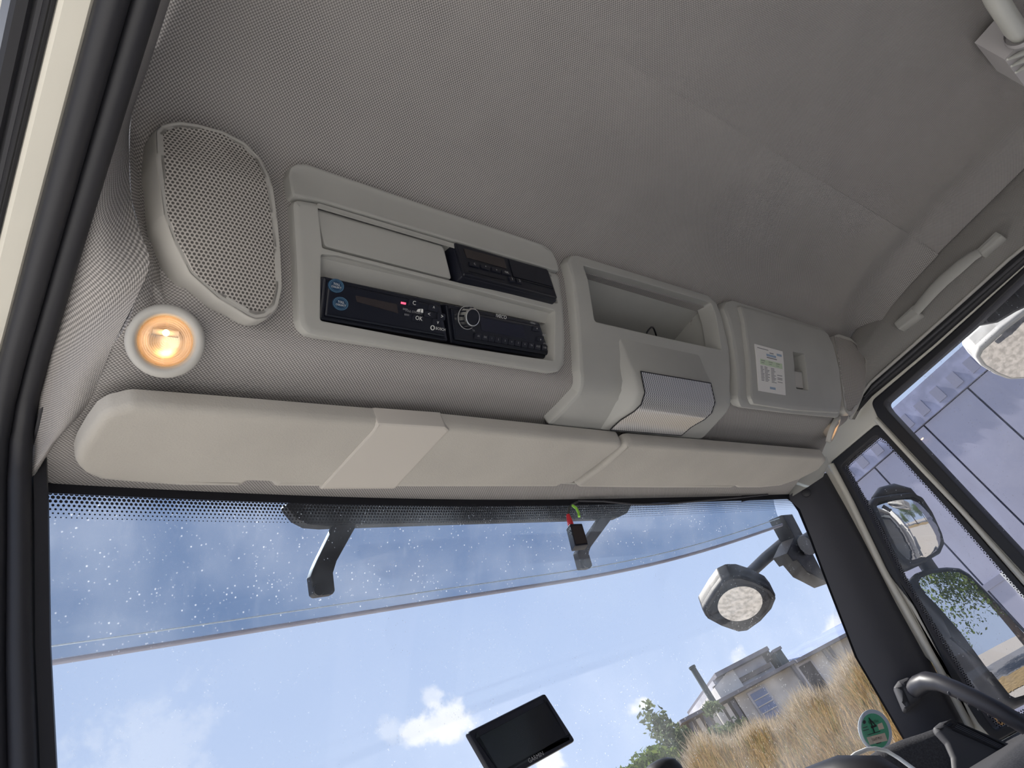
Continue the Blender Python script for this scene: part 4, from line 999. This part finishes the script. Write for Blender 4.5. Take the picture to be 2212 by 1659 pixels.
MB().tube([S4.at(*S4.px(1590, 1262), -.03), aty(1620, 1238, 1.10), aty(1655, 1205, 1.07), aty(1690, 1176, 1.03), aty(1716, 1166, .99), aty(1750, 1185, .965)], [.020, .024, .026, .027, .028, .030], 12, flat=.7).go('arm', 'rubber', m4, 60)
AB = Plane(aty(1735, 1190, .985), (0, -1, -.3), (1, 0, 0))
patch('foot', AB, pxs(AB, [(1690, 1112), (1712, 1110), (1790, 1260), (1760, 1244), (1744, 1236), (1722, 1210), (1714, 1213), (1700, 1195), (1716, 1160)]), 'rubber', 0, -.05, .004, parent=m4)

# own truck: painted side and box behind the cab, seen only in the mirrors
tk = thing('truck_body', (1.1, -4, -2.0), 'pale box body of the truck itself seen in the door mirrors', 'truck body')
MB().box((-.1, -8.5, -1.45), (2.22, -1.7, 1.3)).go('cargo_box', 'paint_white', tk)
MB().box((2.05, -1.3, -1.7), (2.12, 1.0, -1.15)).go('step_panel', 'paint_white', tk)
for yy in (-2.6, -6.4): MB().lathe((2.0, yy, -1.95), (1, 0, 0), [(.48, -.3), (.5, -.28), (.5, .1), (.46, .13), (.3, .1), (.28, .04), (.0001, .06)], 28).go('wheel', 'black_matte', tk, 40)
for k in range(6): MB().box((2.22, -8.4 + 1.12 * k, -1.4), (2.235, -8.36 + 1.12 * k, 1.25)).go('body_seam', 'trailer_dark', tk)

# ------------------------------------------------------------------ the yard
G = -H
def ground(x, y):
    r = math.hypot(x, y); a = math.degrees(math.atan2(x, y)); k = sm(a, 8, 30) * (1 - sm(a, 84, 100))
    b = sm(r, 11.5, 25.5) * k; return G + b * (4.05 + .25 * math.sin(a * .5) + .15 * math.sin(a * 1.7)) + .12 * math.sin(x * .9) * math.sin(y * 1.1) * b
rows = []; uvr = []
for r in [11, 13, 15, 17, 19, 21, 23, 25, 28, 34, 45, 70, 120]:
    rows.append([(r * math.sin(math.radians(a)), r * math.cos(math.radians(a)), ground(r * math.sin(math.radians(a)), r * math.cos(math.radians(a))) - (0 if r else 0)) for a in range(6, 104, 2)])
bank = struct(MB().grid(rows).go('ground_bank', 'soil', smooth=80))
rows = []
for r in [0, 3, 9, 20, 40, 80, 160]:
    rows.append([(r * math.sin(math.radians(a)), r * math.cos(math.radians(a)), G - .03) for a in range(0, 361, 10)])
struct(MB().grid(rows).go('ground', 'gravel', smooth=80))
struct(MB().box((-18, -9, G - .2), (1.2, 11, G)).go('added_bounce_yard', 'bounce_pale'))  # added out of view: pale slab that bounces sunlight into the cab
struct(MB().box((-2, -60, G), (40, -34, G + .02)).go('road', 'asphalt'))
struct(MB().box((1, -34, G), (40, -24, G + .015)).go('verge', 'soil'))
# grass
rg = random.Random(7)
def blades(name, n, a0, a1, r0, r1, h0, h1, mat, label):
    mb = MB(); vs = []; fs = []
    for _ in range(n):
        a = math.radians(rg.uniform(a0, a1)); r = math.sqrt(rg.uniform(r0 * r0, r1 * r1)); x, y = r * math.sin(a), r * math.cos(a); z = ground(x, y)
        h = rg.uniform(h0, h1) * (.75 + .5 * (math.sin(x * 1.3) * math.sin(y * 1.7) * .5 + .5)); w_ = rg.uniform(.006, .02); th = rg.uniform(0, 6.28); lx, ly = rg.uniform(-.28, .34) * h, rg.uniform(-.3, .3) * h
        c, s_ = math.cos(th) * w_, math.sin(th) * w_; k = len(vs)
        vs += [(x - c, y - s_, z - .03), (x + c, y + s_, z - .03), (x + lx * .4 + c * .7, y + ly * .4 + s_ * .7, z + h * .6), (x + lx * .4 - c * .7, y + ly * .4 - s_ * .7, z + h * .6), (x + lx, y + ly, z + h)]
        fs += [(k, k + 1, k + 2, k + 3), (k + 3, k + 2, k + 4)]
    o = mk(name, vs, fs, mat, recalc=False); tag(o, label, 'grass', kind='stuff')
blades('dry_grass', 52000, 40, 76, 14.5, 26.5, .35, .75, 'dry_grass', 'tall golden dry grass covering the bank')
blades('seed_grass', 9000, 50, 76, 23.5, 27, .6, 1.05, 'seed_grass', 'pale seeding grass heads along the crest of the bank')
blades('green_grass', 9000, 40, 76, 19, 27, .3, .8, 'green_grass', 'greener weed patches in the dry grass')
# bushes and trees
def leafball(name, n, rad, mat, sz, seed, parent, centre=(0, 0, 0)):
    q = random.Random(seed); vs = []; fs = []
    blobs = [(q.gauss(0, .45), q.gauss(0, .45), q.gauss(0, .45), q.uniform(.35, .7)) for _ in range(14)]
    for _ in range(n):
        bx, by, bz, br = q.choice(blobs); d = Vector((q.gauss(0, 1), q.gauss(0, 1), q.gauss(0, 1))).normalized() * br * q.random() ** .4
        p = Vector(((bx + d.x) * rad[0] + centre[0], (by + d.y) * rad[1] + centre[1], (bz + d.z) * rad[2] + centre[2]))
        e = Vector((q.gauss(0, 1), q.gauss(0, 1), q.gauss(0, 1))).normalized(); f = e.cross(Vector((q.gauss(0, 1), q.gauss(0, 1), q.gauss(0, 1)))).normalized(); s_ = sz * q.uniform(.6, 1.4); k = len(vs)
        vs += [tuple(p - e * s_), tuple(p + f * s_ * .5), tuple(p + e * s_), tuple(p - f * s_ * .5)]; fs.append((k, k + 1, k + 2, k + 3))
    return mk(name, vs, fs, mat, parent, recalc=False)
def bush(u, v, dist, rad, label, seed, mat='leaves_grey'):
    r = unit(ray(u, v)) * dist; b = np.array([r[0], r[1], ground(r[0], r[1])])
    t = thing('bush', b, label, 'bush', 'bushes beside the buildings')
    leafball('foliage', 1800, rad, mat, .11, seed, t, tuple(r)); MB().tube([b, (r[0], r[1], r[2])], [.07, .03], 6).go('stem', 'bark', t)
bush(1425, 1665, 26, (.9, .9, .75), 'low green bush at the foot of the dark shed', 3, 'leaves')
bush(1462, 1625, 28, (.8, .8, 1.0), 'grey-green bush touching the dark shed', 5)
bush(1370, 1690, 26, (.7, .7, .5), 'lowest bush at the left end of the bank', 6, 'leaves')
bush(1560, 1600, 28, (1.0, .8, .6), 'greenish bush growing in front of the dark shed wall', 8)
def tree(x, y, h, label, seed, mat='leaves'):
    t = thing('tree', (x, y, G), label, 'tree', 'trees behind the truck')
    leafball('crown', 13000, (h * .30, h * .30, h * .36), mat, h * .010, seed, t, (x, y, G + h * .58))
    MB().tube([(x, y, G - .1), (x + .1, y, G + h * .3), (x - .1, y + .1, G + h * .7)], [h * .025, h * .02, h * .008], 8).go('trunk', 'bark', t, 60)
tree(9.5, -33, 15, 'tallest leafy tree reflected in the main door mirror', 11)
tree(20, -38, 13, 'second leafy tree beside the tallest one in the mirrors', 12)
tree(31, -40, 14, 'farthest right leafy tree seen only in the mirrors', 13, 'leaves_grey')
tree(4.0, -48, 10, 'small distant tree above the truck box in the mirror', 14)

# neighbouring trailer
tl = thing('box_trailer', (5.2, 0, G), 'grey panelled box trailer parked beside the passenger window', 'trailer')
X0 = 4.0; top = 1.20
def slab(name, y0, y1, z0, z1, mat, x=X0, t=.03): return MB().box((x, y0, z0), (x + t, y1, z1)).go(name, mat, tl)
slab('core', -2.6, 1.45, G + .9, top + .02, 'trailer_dark', X0 + .03, 2.4)
ysm = [1.45, 1.155, .833, .567, .0, -.6, -1.2, -1.9, -2.6]
for a, b in zip(ysm, ysm[1:]): slab('side_panel', b + .0045, a - .0045, G + 1.0, top - .13, 'trailer')
slab('top_rail', -2.6, 1.45, top - .125, top + .03, 'trailer_rail', X0 - .015, .05)
yy = 1.40
while yy > -2.4:
    slab('rail_block', yy - .045, yy, top - .10, top - .03, 'trailer_dark', X0 - .020, .01); yy -= .10
slab('bottom_rail', -2.6, 1.45, G + .85, G + 1.0, 'trailer_dark', X0 - .01, .05)
slab('rub_strip', -2.6, 1.45, .33, .36, 'trailer_dark', X0 - .006, .01)
slab('placard', -.2, 1.06, -.3, .36, 'paint_white', X0 - .008, .01)
for wy in (-2.0, .7): MB().lathe((X0 + .3, wy, G + .5), (-1, 0, 0), [(.48, -.25), (.5, -.2), (.5, .15), (.45, .18), (.28, .12), (.0001, .1)], 24).go('wheel', 'black_matte', tl, 40)

# ------------------------------------------------------------------ derelict buildings behind the bank
ZE = 4.5
pA, pB = atz(1481, 1560, ZE), atz(1834, 1371, ZE)
dirw = unit(np.array([pB[0] - pA[0], pB[1] - pA[1], 0])); nw = np.cross(dirw, (0, 0, 1.)); nw = nw if nw @ pA < 0 else -nw
BP = Plane(pA, nw, tuple(dirw))
bb = np.array([-nw[0], -nw[1], 0.])      # into the depth
def up(p): return BP.px(*p)
def zz(b): return BP.at(0, b)[2]
LEN = BP.px(1834, 1371)[0]
def wallbox(name, a0, a1, z0, z1, d0, d1, mat, parent):
    vs = []
    for a in (a0, a1):
        for z in (z0, z1):
            for d in (d0, d1): p = pA + dirw * a + bb * d; vs.append((p[0], p[1], z))
    return mk(name, vs, [(0, 1, 3, 2), (4, 6, 7, 5), (0, 4, 5, 1), (2, 3, 7, 6), (0, 2, 6, 4), (1, 5, 7, 3)], mat, parent)
def alen(u, v): return BP.px(u, v)[0]
def zat(u, v): a, b = BP.px(u, v); return BP.at(a, b)[2]
aL, aM, aC, aR = 0., alen(1584, 1503), alen(1712, 1434), LEN + 6
GB = .8
sh_ = thing('old_shed', pA * [1, 1, 0] + [0, 0, GB], 'long low derelict building with pale plaster wall and tiled eave', 'building')
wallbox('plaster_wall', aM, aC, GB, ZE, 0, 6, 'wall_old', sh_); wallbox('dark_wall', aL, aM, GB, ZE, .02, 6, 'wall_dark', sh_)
wallbox('eave', aL - .3, aC, ZE - .02, ZE + .12, -.35, 6.2, 'roof_dark', sh_)
for (u, v, w_, h_, nm) in ((1653, 1521, .75, 1.15, 'window'),):
    a, z = alen(u, v), zat(u, v); f = wallbox(nm, a - w_ / 2 - .1, a + w_ / 2 + .1, z - h_ / 2 - .1, z + h_ / 2 + .1, -.05, .1, 'wall_grey', sh_); wallbox('pane', a - w_ / 2, a + w_ / 2, z - h_ / 2, z + h_ / 2, -.06, .05, 'roof_blue', f)
    for k in range(1, 4): wallbox('glazing_bar', a - w_ / 2, a + w_ / 2, z - h_ / 2 + k * h_ / 4 - .02, z - h_ / 2 + k * h_ / 4 + .02, -.08, 0, 'wall_old', f)
for k in range(7): a = aL + (aM - aL) * (k + .5) / 7; wallbox('wall_post', a - .1, a + .1, GB, ZE - .1, -.03, .1, 'wall_old' if k % 2 else 'roof_dark', sh_)
# upper storey block
at0, at1 = alen(1590, 1470), alen(1697, 1440)
zr = zat(1673, 1384) ; zl = zat(1590, 1428)
tw = thing('tower_block', pA * [1, 1, 0] + [0, 0, ZE], 'taller grey block with gable end rising above the long shed', 'building')
wallbox('front_wall', alen(1580, 1500), alen(1697, 1438), ZE, (zr + zl) / 2 - .1, 1.0, 6, 'wall_grey', tw)
wallbox('roof', alen(1567, 1470), alen(1697, 1430), (zr + zl) / 2 - .12, (zr + zl) / 2 + .06, .6, 6.4, 'roof_dark', tw)
wallbox('ledge', alen(1605, 1462), alen(1680, 1425), zat(1640, 1440) - .1, zat(1640, 1440) + .1, .85, 1.1, 'wall_dark', tw)
for (u, v) in ((1569, 1477), (1589, 1447), (1670, 1398)):
    a, z = alen(u, v), zat(u, v); wallbox('window', a - .2, a + .2, z - .3, z + .3, .95, 1.1, 'opening', tw)
# low lean-to roof on its left side
p0 = pA + dirw * alen(1553, 1472); p1 = pA + dirw * alen(1592, 1430); z0 = zat(1553, 1472); z1 = (zr + zl) / 2
q = [np.array([*(p[:2] + bb[:2] * d), z]) for p, z in ((p0, z0), (p1, z1)) for d in (.8, 6)]
mk('side_roof', [q[0], q[1], q[3], q[2]], [(0, 1, 2, 3)], 'roof_dark', tw); e0 = q[0].copy(); e0[2] = ZE; e1 = q[2].copy(); e1[2] = ZE; mk('side_wall', [q[0], q[2], e1, e0], [(0, 1, 2, 3)], 'wall_old', tw)
e2 = q[1].copy(); e2[2] = ZE; mk('gable_wall', [q[0], q[1], e2, e0], [(0, 1, 2, 3)], 'wall_old', tw)
# dark stack beside it
sk_ = thing('square_stack', pA * [1, 1, 0] + [0, 0, ZE], 'dark square stack between the grey block and the blue roof', 'chimney')
wallbox('shaft', alen(1697, 1428), alen(1716, 1425), ZE, zat(1686, 1398), .5, 2, 'chimney', sk_)
wallbox('cap', alen(1695, 1428), alen(1718, 1425), zat(1686, 1398), zat(1686, 1398) + .12, .4, 2.1, 'roof_dark', sk_)
# right hall with blue roof
rh = thing('blue_roof_hall', pA * [1, 1, 0] + dirw * aC + [0, 0, GB], 'pale hall with a blue pitched roof next to the pillar', 'building')
zr2 = zat(1742, 1398)
wallbox('front_wall', aC, aR, GB, ZE, -.1, 8, 'wall_old', rh)
p0, p1 = pA + dirw * aC, pA + dirw * aR
rf = [(p0, -.4, ZE), (p1, -.4, ZE), (p1, 3.5, zr2 + .75), (p0 + dirw * 1.0, 3.5, zr2 + .75)]
q = [np.array([*(p[:2] + bb[:2] * d), z]) for p, d, z in rf]; mk('roof', q, [(0, 1, 2, 3)], 'roof_blue', rh)
wallbox('gutter', aC, aR, ZE - .08, ZE + .06, -.5, -.3, 'roof_dark', rh)
a, z = alen(1756, 1467), zat(1756, 1467); f = wallbox('door', a - .42, a + .42, z - .75, z + .75, -.16, 0, 'wall_grey', rh); wallbox('door_leaf', a - .32, a + .32, z - .7, z + .65, -.18, 0, 'opening', f)
for (u, v) in ((1730, 1470), (1800, 1440), (1812, 1435)): a = alen(u, v); wallbox('downpipe', a - .07, a + .07, GB, ZE, -.2, -.05, 'roof_dark', rh)
# chimney pole
ct, cbm = aty(1495, 1441, 25), aty(1547, 1523, 25); k = 31 / np.linalg.norm(ct[:2]); ct = ct * k; 
ch = thing('chimney_pole', (ct[0], ct[1], GB), 'slim dark chimney pole standing before the derelict shed', 'chimney')
zc = cbm[2] * k
MB().tube([(ct[0], ct[1], zc), (ct[0], ct[1], ct[2])], .115, 12).go('pipe', 'chimney', ch, 40); MB().tube([(ct[0], ct[1], GB), (ct[0], ct[1], zc)], .14, 12).go('concrete_base', 'wall_old', ch, 40)
MB().tube([(ct[0], ct[1], ct[2] - .05), (ct[0], ct[1], ct[2] + .03)], .14, 12).go('collar', 'chimney', ch, 40)
